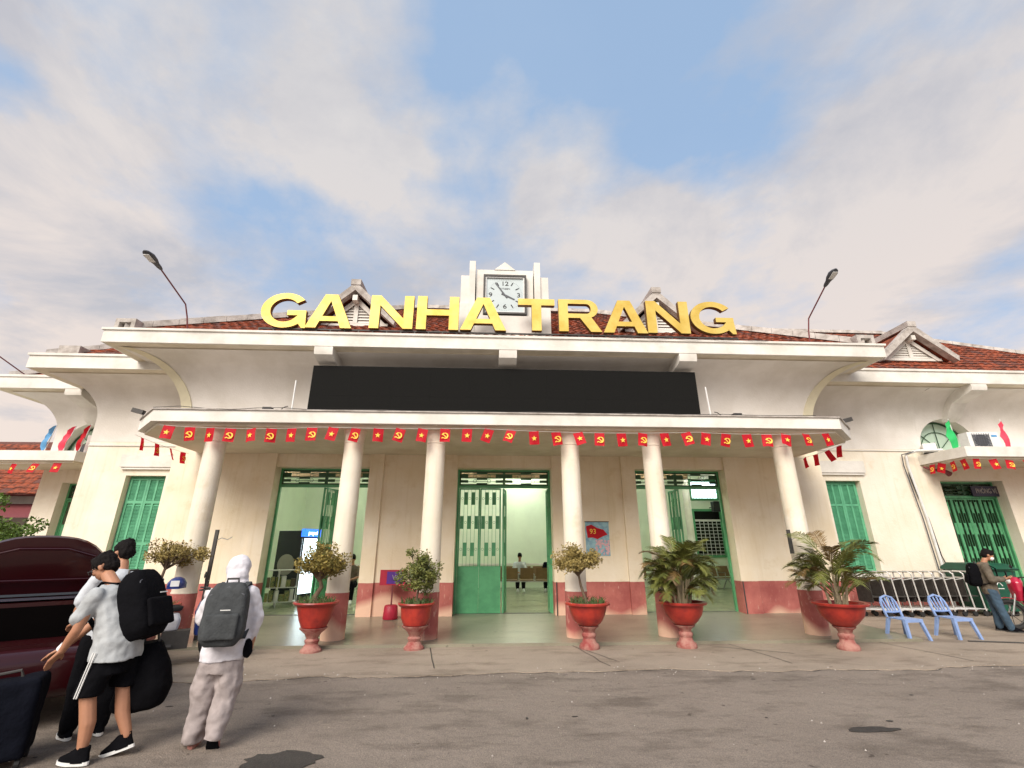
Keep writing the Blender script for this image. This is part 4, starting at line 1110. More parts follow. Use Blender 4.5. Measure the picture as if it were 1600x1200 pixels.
# ============================================================ POSTER, NOTICE STAND
po_ = thing('poster', 'poster of a waving red flag numbered 93 over pink blossoms', 'poster', (2.78, 12.14, 1.83))
obj('sheet', MB().box(-.30, .30, -.006, 0, -.40, .40), 'poster_sky', po_)
obj('printed_flag', MB().prism([(-.25, .02), (-.28, .30), (-.14, .34), (0, .26), (.16, .22), (.26, .10), (.14, .06), (0, -.01), (-.12, .03)], -.009, -.0065, 'Y'), 'red', po_)
text_obj('lettering', '93', .17, 'yellow', po_, (-.11, -.0115, .17), depth=.001)
b = MB(); q = random.Random(5)
for k in range(60):
    x, z = q.uniform(-.05, .28), q.uniform(-.36, -.04); r = q.uniform(.012, .035)
    b.prism([(x + r * math.cos(PI * j / 3), z + r * math.sin(PI * j / 3)) for j in range(6)], -.0085 - k * 2e-5, -.0065, 'Y')
obj('blossoms', b, 'poster_pink', po_, kind='stuff')
obj('top_batten', MB().box(-.31, .31, -.012, .002, .40, .42), 'iron', po_)
ns = thing('notice_stand', 'red notice stand with a purple panel in a red bucket base by the pier', 'notice stand', (-2.14, 11.75, .11))
b = MB(); b.box(-.30, .28, -.02, .01, .70, 1.03); obj('board', b, 'bin_red', ns) if 'bin_red' in MATS else obj('board', b, mat('bin_red', (.42, .012, .04), .5, .1, 6), ns)
obj('panel', MB().box(-.14, .24, -.025, -.021, .73, .99), 'purple', ns); text_obj('lettering', 'W', .16, 'sign_text', ns, (.06, -.028, .86), depth=.001)
obj('pole', MB().tube([(0, 0, .25), (0, 0, .70)], .018, 8), 'pole_red', ns)
obj('bucket', MB().lathe([(.16, 0), (.17, .02), (.15, .26), (.12, .29), (.02, .29)], (0, 0, 0), 20), 'bin_red', ns, 40)
# thin staffs with tip beside columns
for (X, Y, lb, top) in ((-5.18, 9.66, 'dark steel post standing beside the leftmost column', 1.95), (6.03, 9.45, 'short rusty iron bar with wire tied to the rightmost column', 1.95)):
    t = thing('steel_post', lb, 'post', (X, Y, .05))
    obj('bar', MB().box(-.03, .03, -.02, .02, 0 if X < 0 else 1.45, top - .05), 'iron', t)
    obj('wire', MB().tube([(0, 0, top - .25), (.12, -.02, top - .2), (.22, 0, top - .23), (.30, 0, top - .18)], .008, 5), 'metal', t)

# ============================================================ POTTED PLANTS
def leaves(mb, q, c, rad, n_, s0, s1, shell=.55, up=.2):
    for _ in range(n_):
        d = Vector((q.gauss(0, 1), q.gauss(0, 1), q.gauss(0, 1))).normalized(); r = q.uniform(shell, 1.0) ** .6
        p = Vector(c) + Vector((d.x * rad[0], d.y * rad[1], d.z * rad[2])) * r
        a = Vector((q.gauss(0, 1), q.gauss(0, 1), q.gauss(up, .7))).normalized(); e = a.orthogonal().normalized(); e = Matrix.Rotation(q.uniform(0, 6.28), 3, a) @ e
        L_ = q.uniform(s0, s1); w = L_ * .28; nn = a.cross(e) * w * .3
        mb.add([p, p + a * L_ * .5 + e * w + nn, p + a * L_, p + a * L_ * .5 - e * w + nn], [(0, 1, 2), (0, 2, 3)])
def clumped_crown(q, clumps, n_each, s0, s1):
    b = MB()
    for c, r in clumps:
        leaves(b, q, c, (r, r, r * .8), n_each, s0, s1, .3)
    return b
def pot(t, rr=.37, hh=.72, bowlmat='pot_red', style=0, q=None):
    if style == 0:   # rounded bowl on urn pedestal
        obj('pedestal', MB().lathe([(.17, 0), (.175, .03), (.16, .07), (.12, .10), (.105, .16), (.125, .20), (.12, .23), (.10, .25), (.12, .30), (.17, .335), (.175, .35)], (0, 0, 0), 22), 'pot_ped', t, 40)
        b = MB().lathe([(.10, .352), (.17, .36), (.24, .42), (rr * .82, .52), (rr * .90, .62), (rr * .93, hh - .045), (rr * 1.08, hh - .04), (rr * 1.10, hh - .015), (rr * 1.06, hh), (rr * .92, hh), (rr * .86, hh - .06), (.02, hh - .06)], (0, 0, 0), 30, cap=False)
    else:            # straighter tapering bowl with wavy rim
        obj('pedestal', MB().lathe([(.17, 0), (.17, .03), (.13, .07), (.10, .12), (.12, .17), (.09, .20), (.13, .27), (.22, .345), (.225, .36)], (0, 0, 0), 22), 'pot_ped', t, 40)
        b = MB().lathe([(.12, .362), (.20, .37), (.25, .48), (rr * .86, hh - .06), (rr * .94, hh - .055), (rr * 1.05, hh - .02), (rr * 1.02, hh), (rr * .92, hh), (rr * .86, hh - .06), (.02, hh - .06)], (0, 0, 0), 30, cap=False)
    obj('bowl', b, bowlmat, t, 40)
    obj('soil', MB().lathe([(rr * .84, hh - .062), (rr * .5, hh - .045), (.01, hh - .03)], (0, 0, 0), 20, cap=False), 'soil', t)
def weeds(t, q, rr, z, n_, h=.16, ox=0, spread=1):
    b = MB()
    for _ in range(n_):
        a = q.uniform(0, 6.28); r = rr * math.sqrt(q.random()) * spread; x, y = ox + r * math.cos(a), r * math.sin(a); l_ = q.uniform(.3, 1) * h
        dx, dy = q.gauss(0, .4) * l_, q.gauss(0, .4) * l_; w = .006
        b.add([(x - w, y, z), (x + w, y, z), (x + dx * .6 + w, y + dy * .6, z + l_ * .7), (x + dx * .6 - w, y + dy * .6, z + l_ * .7), (x + dx * 1.3, y + dy * 1.3, z + l_)], [(0, 1, 2, 3), (3, 2, 4)])
    obj('weeds', b, 'grass', t, kind='stuff')
def branchy(q, base, top_pts, r0, n_=5):
    b = MB()
    for tp in top_pts:
        m1 = Vector(base).lerp(Vector(tp), .45) + Vector((q.uniform(-.05, .05), q.uniform(-.05, .05), 0)); b.tube([base, m1, tp], [r0, r0 * .65, r0 * .25], 6)
    return b
q = random.Random(21)
def bushtree(label, X, Y, crown_c, crown_r, nclump, nleaf, lm, trunk_pts, tr, potstyle, rr, hh, seed, s=(.03, .06), clump=.16, bowl='pot_red'):
    q = random.Random(seed); t = thing('potted_tree', label, 'potted plant', (X, Y, 0)); pot(t, rr, hh, bowl, potstyle)
    b = MB(); b.tube(trunk_pts, [tr * (1.25 - .6 * k / (len(trunk_pts) - 1)) for k in range(len(trunk_pts))], 8); tk = obj('trunk', b, 'bark', t, 50)
    cl = []
    for _ in range(nclump):
        d = Vector((q.gauss(0, 1), q.gauss(0, 1), q.gauss(0, .8))).normalized() * q.uniform(.35, 1); cl.append((Vector(crown_c) + Vector((d.x * crown_r[0], d.y * crown_r[1], d.z * crown_r[2])), clump * q.uniform(.6, 1.2)))
    b = MB()
    for c, r in cl:
        tp = Vector(trunk_pts[-1]); m1 = tp.lerp(c, .5) + Vector((q.uniform(-.03, .03), q.uniform(-.03, .03), .02)); b.tube([tp - Vector((0, 0, .08)), m1, c + (c - tp) * .15], [tr * .5, tr * .25, .003], 5)
    obj('branch', b, 'bark', t)
    obj('crown', clumped_crown(q, cl, nleaf, *s), lm, t, kind=None)
    weeds(t, q, rr * .85, hh - .05, 160)
    return t
bushtree('potted bonsai with olive crown and forked pale trunk before the second column', -2.87, 8.86, (-.02, 0, 1.36), (.50, .42, .26), 34, 150, 'leaf_olive', [(.02, 0, .66), (-.05, 0, .82), (.04, .02, .98), (.0, 0, 1.16)], .045, 1, .36, .76, 1)
bushtree('potted ficus with small green crown before the third column', -1.20, 8.98, (.0, 0, 1.25), (.38, .32, .38), 38, 110, 'leaf_green', [(.02, 0, .64), (.0, 0, .8), (.03, 0, .98), (.02, 0, 1.15)], .02, 1, .31, .72, 2, clump=.13)
bushtree('potted dry-leaved tree leaning left over a bright red bowl', 1.78, 8.86, (-.14, 0, 1.44), (.40, .36, .25), 32, 150, 'leaf_dry', [(.0, 0, .62), (-.04, 0, .80), (-.10, .0, .98), (-.14, 0, 1.22)], .026, 0, .36, .72, 3)
bushtree('potted tree with dry yellow crown far left behind the people', -5.62, 9.0, (.10, 0, 1.52), (.52, .4, .20), 30, 120, 'leaf_dry', [(.0, 0, .62), (.02, 0, .9), (.0, .0, 1.05), (.05, 0, 1.35)], .03, 0, .36, .72, 4, clump=.15)
def frond_mesh(q, ln, droop, m_, leaflet=.25, n_=22):
    b = MB(); pts = []
    for k in range(9):
        f = k / 8; pts.append(Vector((ln * .80 * f * (1 - .10 * f), 0, ln * (.95 * f - droop * f * f))))
    b.tube(pts, [.011 * (1 - .8 * k / 8) for k in range(9)], 5)
    for k in range(n_):
        f = .22 + .76 * k / n_; i = min(7, int(f * 8)); p = pts[i].lerp(pts[i + 1], f * 8 - i); d = (pts[i + 1] - pts[i]).normalized()
        l_ = leaflet * math.sin(PI * (.15 + .8 * (1 - f))) * q.uniform(.8, 1.15)
        for s in (-1, 1):
            side = Vector((0, s, 0)); tip = p + (d * .75 + side * .75 + Vector((0, 0, -.12 + q.uniform(-.1, .1)))).normalized() * l_; w = .012
            mid_ = p.lerp(tip, .5) + Vector((0, 0, .015)); e = d * w
            b.add([p - e * .5, mid_ - e, tip, mid_ + e, p + e * .5], [(0, 1, 3, 4), (1, 2, 3)])
    return b.mesh('frond', m_)
def palm(label, X, Y, seed, nf, lnr, stems, spread, rr=.38, hh=.72, dry=.15, rz=0, lo=.35, ztop=.52):
    q = random.Random(seed); t = thing('potted_palm', label, 'potted plant', (X, Y, 0)); pot(t, rr, hh, 'pot_red', 0)
    for k in range(stems):
        a = q.uniform(0, 6.28); r = q.uniform(0, .13); x, y = r * math.cos(a), r * math.sin(a); h_ = q.uniform(.3, .62)
        obj('stem', MB().tube([(x, y, hh - .08), (x * 1.5, y * 1.5, hh + h_ * .5), (x * 2.2, y * 2.2, hh + h_)], [.026, .02, .012], 6), 'bark_pale', t)
    for k in range(nf):
        a = 2 * PI * k / nf * 2.4 + q.uniform(-.3, .3); tilt = q.uniform(lo, 1.0)
        me = frond_mesh(q, lnr * q.uniform(.75, 1.1), .15 + tilt * .75, 'leaf_palm_dry' if q.random() < dry else 'leaf_palm')
        o = obj('frond', me, None, t, loc=(.08 * math.cos(a), .08 * math.sin(a), hh + q.uniform(.02, ztop)), rot=(q.uniform(-.3, .3), spread * (1 - tilt) * -1.0 + .15, a))
    return t
mat('bark_pale', (.33, .27, .17), .85, .15, 14, .4, 50)
palm('dense potted areca palm with brownish tips before the fifth column', 3.47, 8.86, 31, 90, .80, 18, .55, dry=.2, ztop=.62)
palm('potted palm with long arching fronds before the rightmost column', 6.10, 8.52, 37, 46, .92, 9, .42, rr=.40, dry=.14, ztop=.72)
t = thing('shrub', 'bright green shrub at the far left edge behind the car', 'shrub', (-8.9, 9.4, 0)); q = random.Random(8)
obj('stem', branchy(q, (0, 0, 0), [(-.2, 0, 1.3), (.2, .1, 1.4), (0, -.2, 1.5)], .03), 'bark', t)
obj('foliage', clumped_crown(q, [((q.gauss(-.3, .35), q.gauss(0, .3), 1.75 + q.gauss(0, .22)), .2) for _ in range(26)], 120, .05, .10), mat('leaf_bright', (.13, .22, .03), .6, .2, 9), t)
# broken twig lying on the apron, cable
t = obj('cable', MB().tube([(8.75, 9.05, .012), (9.5, 8.85, .012), (10.4, 8.45, .012), (10.75, 8.2, .012)], .012, 6), 'iron'); tag(t, 'dark cable lying on the pavement in front of the blue chairs', 'cable')

# ============================================================ BLUE PLASTIC CHAIRS
def chair(label, x, y, rz):
    t = thing('plastic_chair', label, 'chair', (x, y, 0), rz, 'blue plastic chairs before the trolleys')
    b = MB(); b.prism([(-.19, -.19), (.19, -.19), (.17, .17), (-.17, .17)], .335, .355, 'Z'); b.box(-.195, .195, -.2, -.19, .30, .355); obj('seat', b, 'chair_blue', t)
    for sx in (-1, 1):
        for sy in (-1, 1):
            x0, y0 = sx * .165, sy * .165; x1, y1 = sx * .215, sy * .215 + (.03 if sy > 0 else -.02); w = .022
            q = MB(); vs = [(x1 + i * w, y1 + j * w, 0) for i, j in ((-1, -1), (1, -1), (1, 1), (-1, 1))] + [(x0 + i * w * 1.2, y0 + j * w * 1.2, .335) for i, j in ((-1, -1), (1, -1), (1, 1), (-1, 1))]
            q.add(vs, [(0, 3, 2, 1), (4, 5, 6, 7), (0, 1, 5, 4), (1, 2, 6, 5), (2, 3, 7, 6), (3, 0, 4, 7)]); obj('leg', q, 'chair_blue', t)
    def bk(x, z): return (x, .17 + (z - .35) * .32 + .25 * x * x, z)
    b = MB()
    arch_ = [(-.17, .35), (-.175, .48), (-.165, .60), (-.12, .68), (0, .715), (.12, .68), (.165, .60), (.175, .48), (.17, .35)]
    b.tube([bk(*p) for p in arch_], .022, 6); b.tube([bk(-.17, .44), bk(0, .43), bk(.17, .44)], .02, 6)
    for x in (-.10, -.035, .035, .10): b.tube([bk(x * .8, .43), bk(x, .56), bk(x * 1.1, .69 - abs(x) * .3)], .015, 6)
    obj('backrest', b, 'chair_blue', t, 60)
chair('blue plastic chair nearer the potted palm', 7.92, 9.38, R(6))
chair('blue plastic chair further right, nearer the green bin', 8.98, 9.46, R(2))

# ============================================================ LUGGAGE TROLLEYS
def trolley(x, y, lab, first=False):
    t = thing('luggage_trolley', lab, 'trolley', (x, y, 0), 0, 'nested luggage trolleys along the wing wall')
    b = MB(); W_ = .55
    for s in (-1, 1): b.tube([(-.42, s * W_ / 2, .20), (.42, s * W_ / 2, .16)], .013, 6)
    for k in range(6): b.tube([(-.42 + k * .16, -W_ / 2, .20 - .008 * k), (-.42 + k * .16, W_ / 2, .20 - .008 * k)], .009, 5)
    for k in range(5): b.tube([(-.42, -.2 + k * .1, .20), (.42, -.2 + k * .1, .16)], .007, 5)
    obj('platform', b, 'cart_steel', t)
    b = MB(); b.tube([(.36, -W_ / 2, .12), (.33, -W_ / 2, .55), (.30, -W_ / 2, .98), (.27, -W_ / 2 + .04, 1.03), (.27, W_ / 2 - .04, 1.03), (.30, W_ / 2, .98), (.33, W_ / 2, .55), (.36, W_ / 2, .12)], .016, 8); b.tube([(.31, -W_ / 2, .88), (.31, W_ / 2, .88)], .010, 5)
    b.tube([(.31, -W_ / 2, .88), (.05, -W_ / 2 + .03, .84), (.05, W_ / 2 - .03, .84), (.31, W_ / 2, .88)], .009, 5); obj('handle_hoop', b, 'cart_steel', t)
    b = MB(); b.box(.02, .30, -W_ / 2 + .03, W_ / 2 - .03, .45, .47); b.box(.005, .018, -W_ / 2 + .03, W_ / 2 - .03, .33, .86)
    obj('basket_panel', b, 'brown_dark', t)
    for s in (-1, 1):
        obj('wheel', MB().tube([(.34, s * .26 - .02, .06), (.34, s * .26 + .02, .06)], .055, 12), 'rubber', t)
    obj('front_wheel', MB().tube([(-.36, -.02, .06), (-.36, .02, .06)], .055, 12), 'rubber', t)
    return t
mat('brown_dark', (.05, .045, .04), .7, .2, 8, .2, 20)
tr0 = trolley(9.55, 12.35, 'luggage trolley at the left end of the nested row, beside the palm')
for k in range(1, 10):
    lb = 'luggage trolley at the right end of the nested row, beside the green bin' if k == 9 else 'steel luggage trolley nested within the row along the wing wall'
    o = copy_tree(tr0, None, lb); o.location = (9.55 + k * .285, 12.35 + .01 * k, 0)
# green dumpster
t = thing('green_bin', 'large dark green plastic rubbish bin behind the masked man', 'bin', (12.92, 12.5, 0), R(-6))
b = MB(); v = [(-.36, -.42, .12), (.36, -.42, .12), (.36, .42, .12), (-.36, .42, .12), (-.46, -.52, 1.05), (.46, -.52, 1.05), (.46, .52, 1.05), (-.46, .52, 1.05)]
b.add(v, [(0, 3, 2, 1), (4, 5, 6, 7), (0, 1, 5, 4), (1, 2, 6, 5), (2, 3, 7, 6), (3, 0, 4, 7)]); obj('body', b, 'bin_green', t)
b = MB(); b.prism([(-.56, 1.06), (-.60, 1.10), (-.3, 1.22), (.3, 1.24), (.56, 1.12), (.56, 1.06)], -.50, .50, 'X'); obj('lid', b, 'bin_green', t, 30)
b = MB(); b.tube([(-.08, -.482, .70), (0, -.49, .80), (.08, -.482, .70)], .012, 5); b.tube([(-.10, -.475, .64), (.10, -.475, .64)], .012, 5); obj('emblem', b, 'plastic_white', t)
for s in (-.34, .34): obj('wheel', MB().tube([(s - .03, -.3, .07), (s + .03, -.3, .07)], .07, 12), 'rubber', t)
# ============================================================ ORGANIC SHAPES
from mathutils import noise as mnoise
def seg(b, a, c, ra, rc, n=10):
    b.tube([a, Vector(a).lerp(Vector(c), .5), c], [ra, (ra + rc) / 2, rc], n); b.sphere(a, ra * 1.0, n); b.sphere(c, rc * 1.0, n)
def chain(b, pts, rs, n=10):
    for i in range(len(pts) - 1): seg(b, pts[i], pts[i + 1], rs[i], rs[i + 1], n)
def loft(b, secs, n=16):
    """secs: (centre, rx, ry) horizontal ellipses, bottom to top"""
    vs = []
    for c, rx, ry in secs:
        for k in range(n):
            a = 2 * PI * k / n; vs.append((c[0] + rx * math.cos(a), c[1] + ry * math.sin(a), c[2]))
    fs = [(i * n + k, i * n + (k + 1) % n, (i + 1) * n + (k + 1) % n, (i + 1) * n + k) for i in range(len(secs) - 1) for k in range(n)]
    fs += [tuple(reversed(range(n))), tuple((len(secs) - 1) * n + k for k in range(n))]
    b.add(vs, fs)
def organic(name, b, voxel, m, parent, smooth_n=4, wr=0.0, wf=9.0, label=None, cut=None):
    me = b.mesh(name, m)
    o = bpy.data.objects.new('tmp', me); COL.objects.link(o)
    r = o.modifiers.new('r', 'REMESH'); r.mode = 'VOXEL'; r.voxel_size = voxel; r.use_smooth_shade = True
    if smooth_n:
        s_ = o.modifiers.new('s', 'SMOOTH'); s_.iterations = smooth_n; s_.factor = .5
    dg = bpy.context.evaluated_depsgraph_get(); dg.update()
    m2 = bpy.data.meshes.new_from_object(o.evaluated_get(dg)); bpy.data.objects.remove(o)
    m2.name = name
    if wr:
        ns = [v.normal.copy() for v in m2.vertices]
        for v, nn in zip(m2.vertices, ns):
            p = v.co; v.co = p + nn * wr * (mnoise.noise(Vector((p.x, p.y, p.z * .7)) * wf) + .5 * mnoise.noise(p * wf * 2.3))
    m2.materials.clear(); m2.materials.append(MATS[m])
    for p in m2.polygons: p.use_smooth = True
    ob = bpy.data.objects.new(name, m2); COL.objects.link(ob); ob.parent = parent
    if label: ob['label'] = label
    return ob
def hand(b, wrist, d, palm_n, s=1.0, curl=.5, side=1):
    """wrist point, direction d, palm normal; five fingers"""
    d = Vector(d).normalized(); nn = Vector(palm_n).normalized(); sd_ = d.cross(nn).normalized() * side; w = Vector(wrist)
    for k in range(4):
        off = sd_ * (.028 - .019 * k) * s
        b.tube([w - d * .01 + off * .6, w + d * .085 * s + off], [.017 * s, .013 * s], 8); b.sphere(w + d * .085 * s + off, .013 * s, 8)
        ln = (.075, .085, .078, .06)[k] * s; k0 = w + d * .085 * s + off; k1 = k0 + (d - nn * curl * .5 * -1).normalized() * ln * .5; k2 = k1 + (d + nn * curl * 1.3).normalized() * ln * .5
        b.tube([k0, k1, k2], [.0105 * s, .0095 * s, .008 * s], 6); b.sphere(k2, .008 * s, 6)
    t0 = w + d * .02 * s + sd_ * .026 * s; t1 = t0 + (d * .6 + sd_ * .7 + nn * .2).normalized() * .04 * s; t2 = t1 + (d * .9 + sd_ * .2 + nn * .35).normalized() * .032 * s
    b.tube([t0, t1, t2], [.014 * s, .012 * s, .009 * s], 6); b.sphere(t2, .009 * s, 6)
def head_shape(b, c, mtx, s=1.0):
    def P(x, y, z): return Vector(c) + mtx @ Vector((x * s, y * s, z * s))
    def ell(x, y, z, rx, ry, rz, n=14):
        q = MB(); q.sphere((0, 0, 0), 1, n, 0, (rx * s, ry * s, rz * s)); q.xf(Matrix.Translation(P(x, y, z)) @ mtx.to_4x4()); b.add(q.v, q.f)
    ell(0, -.012, .03, .076, .094, .086); ell(0, .022, -.035, .058, .068, .078); ell(0, .048, -.078, .032, .034, .026)
    ell(0, .092, -.012, .013, .018, .024); ell(0, .098, -.022, .015, .015, .011)
    ell(0, .080, -.052, .024, .014, .008); ell(0, .078, -.062, .020, .014, .008)
    ell(0, .076, .018, .045, .018, .010)
    for x in (-1, 1): ell(x * .076, -.005, -.008, .010, .020, .032); ell(x * .036, .068, -.018, .02, .02, .02)
def eyes(t, c, mtx, s=1.0):
    for x in (-1, 1):
        q = MB(); q.sphere((0, 0, 0), .011 * s, 8); q.xf(Matrix.Translation(Vector(c) + mtx @ Vector((x * .031 * s, .083 * s, .004 * s)))); obj('eye', q, 'black', t, 60)
def hair_shape(c, mtx, s=1.0, long_=0, front=.075):
    b = MB()
    def ell(x, y, z, rx, ry, rz):
        q = MB(); q.sphere((0, 0, 0), 1, 14, 0, (rx * s, ry * s, rz * s)); q.xf(Matrix.Translation(Vector(c) + mtx @ Vector((x * s, y * s, z * s))) @ mtx.to_4x4()); b.add(q.v, q.f)
    ell(0, -.016, .045, .086, .104, .084); ell(0, -.052, -.005, .078, .066, .085); ell(0, .042, .078, .060, .036, .022)
    for x in (-1, 1): ell(x * .068, .0, .03, .018, .045, .035)
    rr = random.Random(4)
    for _ in range(26): a = rr.uniform(0, 6.28); ell(.05 * math.cos(a), -.015 + .062 * math.sin(a), .088 + rr.uniform(-.02, .022), .026, .030, .020)
    return b
def rotm(yaw=0, pitch=0, roll=0):
    return (Matrix.Rotation(yaw, 3, 'Z') @ Matrix.Rotation(pitch, 3, 'X') @ Matrix.Rotation(roll, 3, 'Y'))
def shoe(t, ank, toe, m='cloth_black', sole='sole', ln=.27, w=.048, heel=0.0, nm='shoe'):
    """ankle joint (x,y,z), toe direction (unit xy), heel lift"""
    d = Vector((toe[0], toe[1], 0)).normalized(); a = Vector(ank); g = Vector((a.x, a.y, max(0, a.z - .085)))
    m_ = Matrix.Translation(g) @ Matrix(((d.y, d.x, 0), (-d.x, d.y, 0), (0, 0, 1))).to_4x4() @ Matrix.Rotation(-heel, 4, 'X')
    b = MB()
    loft(b, [((0, .055, .018), w, ln * .5), ((0, .05, .045), w * .95, ln * .47), ((0, .02, .075), w * .8, ln * .33), ((0, -.015, .12), w * .78, .05)], 16)
    b.xf(m_); o = obj(nm, b, m, t, 60)
    b = MB(); pts = [(w * 1.06 * math.cos(2 * PI * k / 18) * (1 if math.sin(2 * PI * k / 18) > 0 else .85), .055 + ln * .52 * math.sin(2 * PI * k / 18)) for k in range(18)]
    b.prism(pts, 0, .024, 'Z'); b.xf(m_); obj('sole', b, sole, o)
def arm_pts(sh, el, wr): return [Vector(sh), Vector(sh).lerp(Vector(el), .5), Vector(el), Vector(el).lerp(Vector(wr), .35), Vector(wr)]
def backpack(label, loc, rz, w, h, dp, m, lean=0, trim='iron', pocket=True, rnd_=.06):
    t = thing('backpack', label, 'backpack', loc, rz); t.rotation_euler = (lean, 0, rz)
    b = MB()
    secs = []
    for k in range(9):
        f = k / 8; s_ = (1 - abs(2 * f - 1) ** 5 * .35); secs.append(((0, 0, h * f), w / 2 * s_ * (1.0 - .12 * f), dp / 2 * s_ * (1.08 - .3 * f)))
    vs = []; n = 20
    for c, rx, ry in secs:
        for k in range(n):
            a = 2 * PI * k / n; ca, sa = math.cos(a), math.sin(a); e = .45
            vs.append((rx * abs(ca) ** e * (1 if ca > 0 else -1), ry * abs(sa) ** e * (1 if sa > 0 else -1), c[2]))
    b.add(vs, [(i * n + k, i * n + (k + 1) % n, (i + 1) * n + (k + 1) % n, (i + 1) * n + k) for i in range(8) for k in range(n)] + [tuple(reversed(range(n))), tuple(8 * n + k for k in range(n))])
    organic('bag', b, .016, m, t, 5, .006, 9)
    if pocket:
        b = MB(); b.box(-w * .36, w * .36, -dp * .62, -dp * .45, h * .10, h * .52); organic('pocket', b, .016, m, t, 8, .004, 9)
    b = MB(); b.tube([(-.05, dp * .25, h * .97), (-.045, dp * .2, h * 1.06), (.045, dp * .2, h * 1.06), (.05, dp * .25, h * .97)], .010, 6); obj('grab_handle', b, trim, t)
    b = MB(); b.tube([(-w * .40, -dp * .20, h * .62), (-w * .36, -dp * .36, h * .80), (0, -dp * .30, h * .93), (w * .36, -dp * .36, h * .80), (w * .40, -dp * .20, h * .62)], .005, 5); obj('zip', b, 'lamp_grey', t)
    for s in (-1, 1):
        b = MB(); pts = [Vector(p) for p in ((s * .09, dp * .42, h * .90), (s * .105, dp * .5 + .10, h * 1.0), (s * .115, dp * .5 + .215, h * .86), (s * .13, dp * .5 + .225, h * .55), (s * .155, dp * .5 + .10, h * .22), (s * w * .42, dp * .3, h * .10))]
        for i in range(5):
            a, c = pts[i], pts[i + 1]; d_ = (c - a).normalized(); sd_ = Vector((1, 0, 0)) * .024; nn = d_.cross(Vector((1, 0, 0))).normalized() * .006
            b.add([a - sd_ - nn, a + sd_ - nn, c + sd_ - nn, c - sd_ - nn, a - sd_ + nn, a + sd_ + nn, c + sd_ + nn, c - sd_ + nn], [(0, 1, 2, 3), (7, 6, 5, 4), (0, 4, 5, 1), (2, 6, 7, 3), (1, 5, 6, 2), (3, 7, 4, 0)])
        obj('shoulder_strap', b, m, t)
    b = MB(); b.box(-.02, .06, -dp * .64, -dp * .62, h * .56, h * .575); obj('badge', b, 'plastic_white', t)
    return t

# ------------------------------------------------------------ P1 : young man in grey T-shirt at the car boot, facing -X
P = thing('person', 'young man in grey T-shirt and black striped shorts leaning into the open car boot', 'person', (-3.20, 4.74, -.01), R(82))
hc, hm = (.05, .36, 1.455), rotm(R(14), R(-34), 0)
b = MB(); head_shape(b, hc, hm); seg(b, (.0, .16, 1.29), (.03, .28, 1.38), .056, .054)
loft(b, [((0, -.02, .80), .11, .09), ((0, .03, 1.0), .12, .09), ((0, .12, 1.22), .15, .09), ((0, .17, 1.30), .09, .07)])
LS, LE, LW = (.19, .10, 1.235), (.235, .22, .985), (.20, .42, .86)
LS = (-.19, .10, 1.235)
# person's own left arm is at -x (nearest the viewer)
chain(b, arm_pts((-.185, .16, 1.215), (-.215, .20, .97), (-.19, .31, .80)), [.042, .046, .038, .038, .026]); hand(b, (-.19, .31, .80), (-.02, .62, -.65), (0, -.4, -.9), 1, .5, -1)
chain(b, arm_pts((.17, .14, 1.22), (.10, .36, .98), (.02, .53, .78)), [.048, .044, .038, .036, .026]); hand(b, (.02, .53, .78), (0, .85, -.45), (0, -.4, -.9), 1, .2, 1)
chain(b, [(-.09, -.02, .74), (-.11, .05, .50), (-.10, -.01, .28), (-.10, -.02, .09)], [.070, .058, .056, .036])
chain(b, [(.08, -.04, .74), (.10, -.07, .50), (.10, -.12, .30), (.11, -.20, .14)], [.085, .058, .054, .036])
organic('body', b, .0085, 'skin', P, 2)
eyes(P, hc, hm); organic('hair', hair_shape(hc, hm), .008, 'hair', P, 1, .009, 42)
b = MB(); frame_box(b, -.062, -.008, -.016, .020, .098, .102, .004); frame_box(b, .008, .062, -.016, .020, .098, .102, .004); b.box(-.008, .008, .098, .102, .006, .012)
for s in (-1, 1): b.box(s * .066 - .003, s * .066 + .003, .0, .10, .004, .010)
b.xf(Matrix.Translation(Vector(hc)) @ hm.to_4x4()); obj('glasses', b, 'black', P)
b = MB(); loft(b, [((0, -.02, .72), .20, .175), ((0, -.01, .85), .19, .165), ((0, .04, 1.0), .17, .14), ((0, .12, 1.17), .18, .135), ((0, .155, 1.25), .165, .115), ((0, .185, 1.315), .085, .075)])
chain(b, [(-.16, .155, 1.225), (-.203, .21, 1.06)], [.068, .070]); chain(b, [(.15, .17, 1.22), (.14, .27, 1.08)], [.066, .07])
organic('tee_shirt', b, .012, 'tee_grey', P, 3, .018, 8)
b = MB(); loft(b, [((0, -.03, .62), .165, .125), ((0, -.02, .76), .155, .12), ((0, -.02, .80), .13, .10)])
loft(b, [((-.105, .05, .47), .098, .105), ((-.10, .02, .62), .10, .115), ((-.085, -.01, .76), .075, .10)]); loft(b, [((.105, -.06, .50), .095, .10), ((.10, -.04, .62), .098, .11), ((.085, -.02, .76), .075, .10)])
organic('shorts', b, .012, 'cloth_black', P, 3, .008, 9)
for dx in (0, .02):
    b = MB(); b.tube([(-.185 - .012, -.01 + dx, .80), (-.200, .02 + dx, .64), (-.207, .045 + dx, .475)], .0055, 5); obj('stripe', b, 'sole', P)
shoe(P, (-.10, -.02, .09), (.05, 1)); shoe(P, (.11, -.20, .12), (-.1, 1), heel=.3)
b = MB(); b.tube([(.02 - .0, .50, .815), (.02, .535, .775)], .036, 12); obj('bandage', b, 'mask_white', P)
backpack('bulky black backpack on the man in grey leaning into the boot', (-3.0, 4.78, .86), R(82), .36, .58, .30, 'cloth_black', R(-20))
b = MB(); 
t = thing('travel_bag', 'black travel bag hanging low behind the man in shorts', 'bag', (-3.06, 4.98, .04))
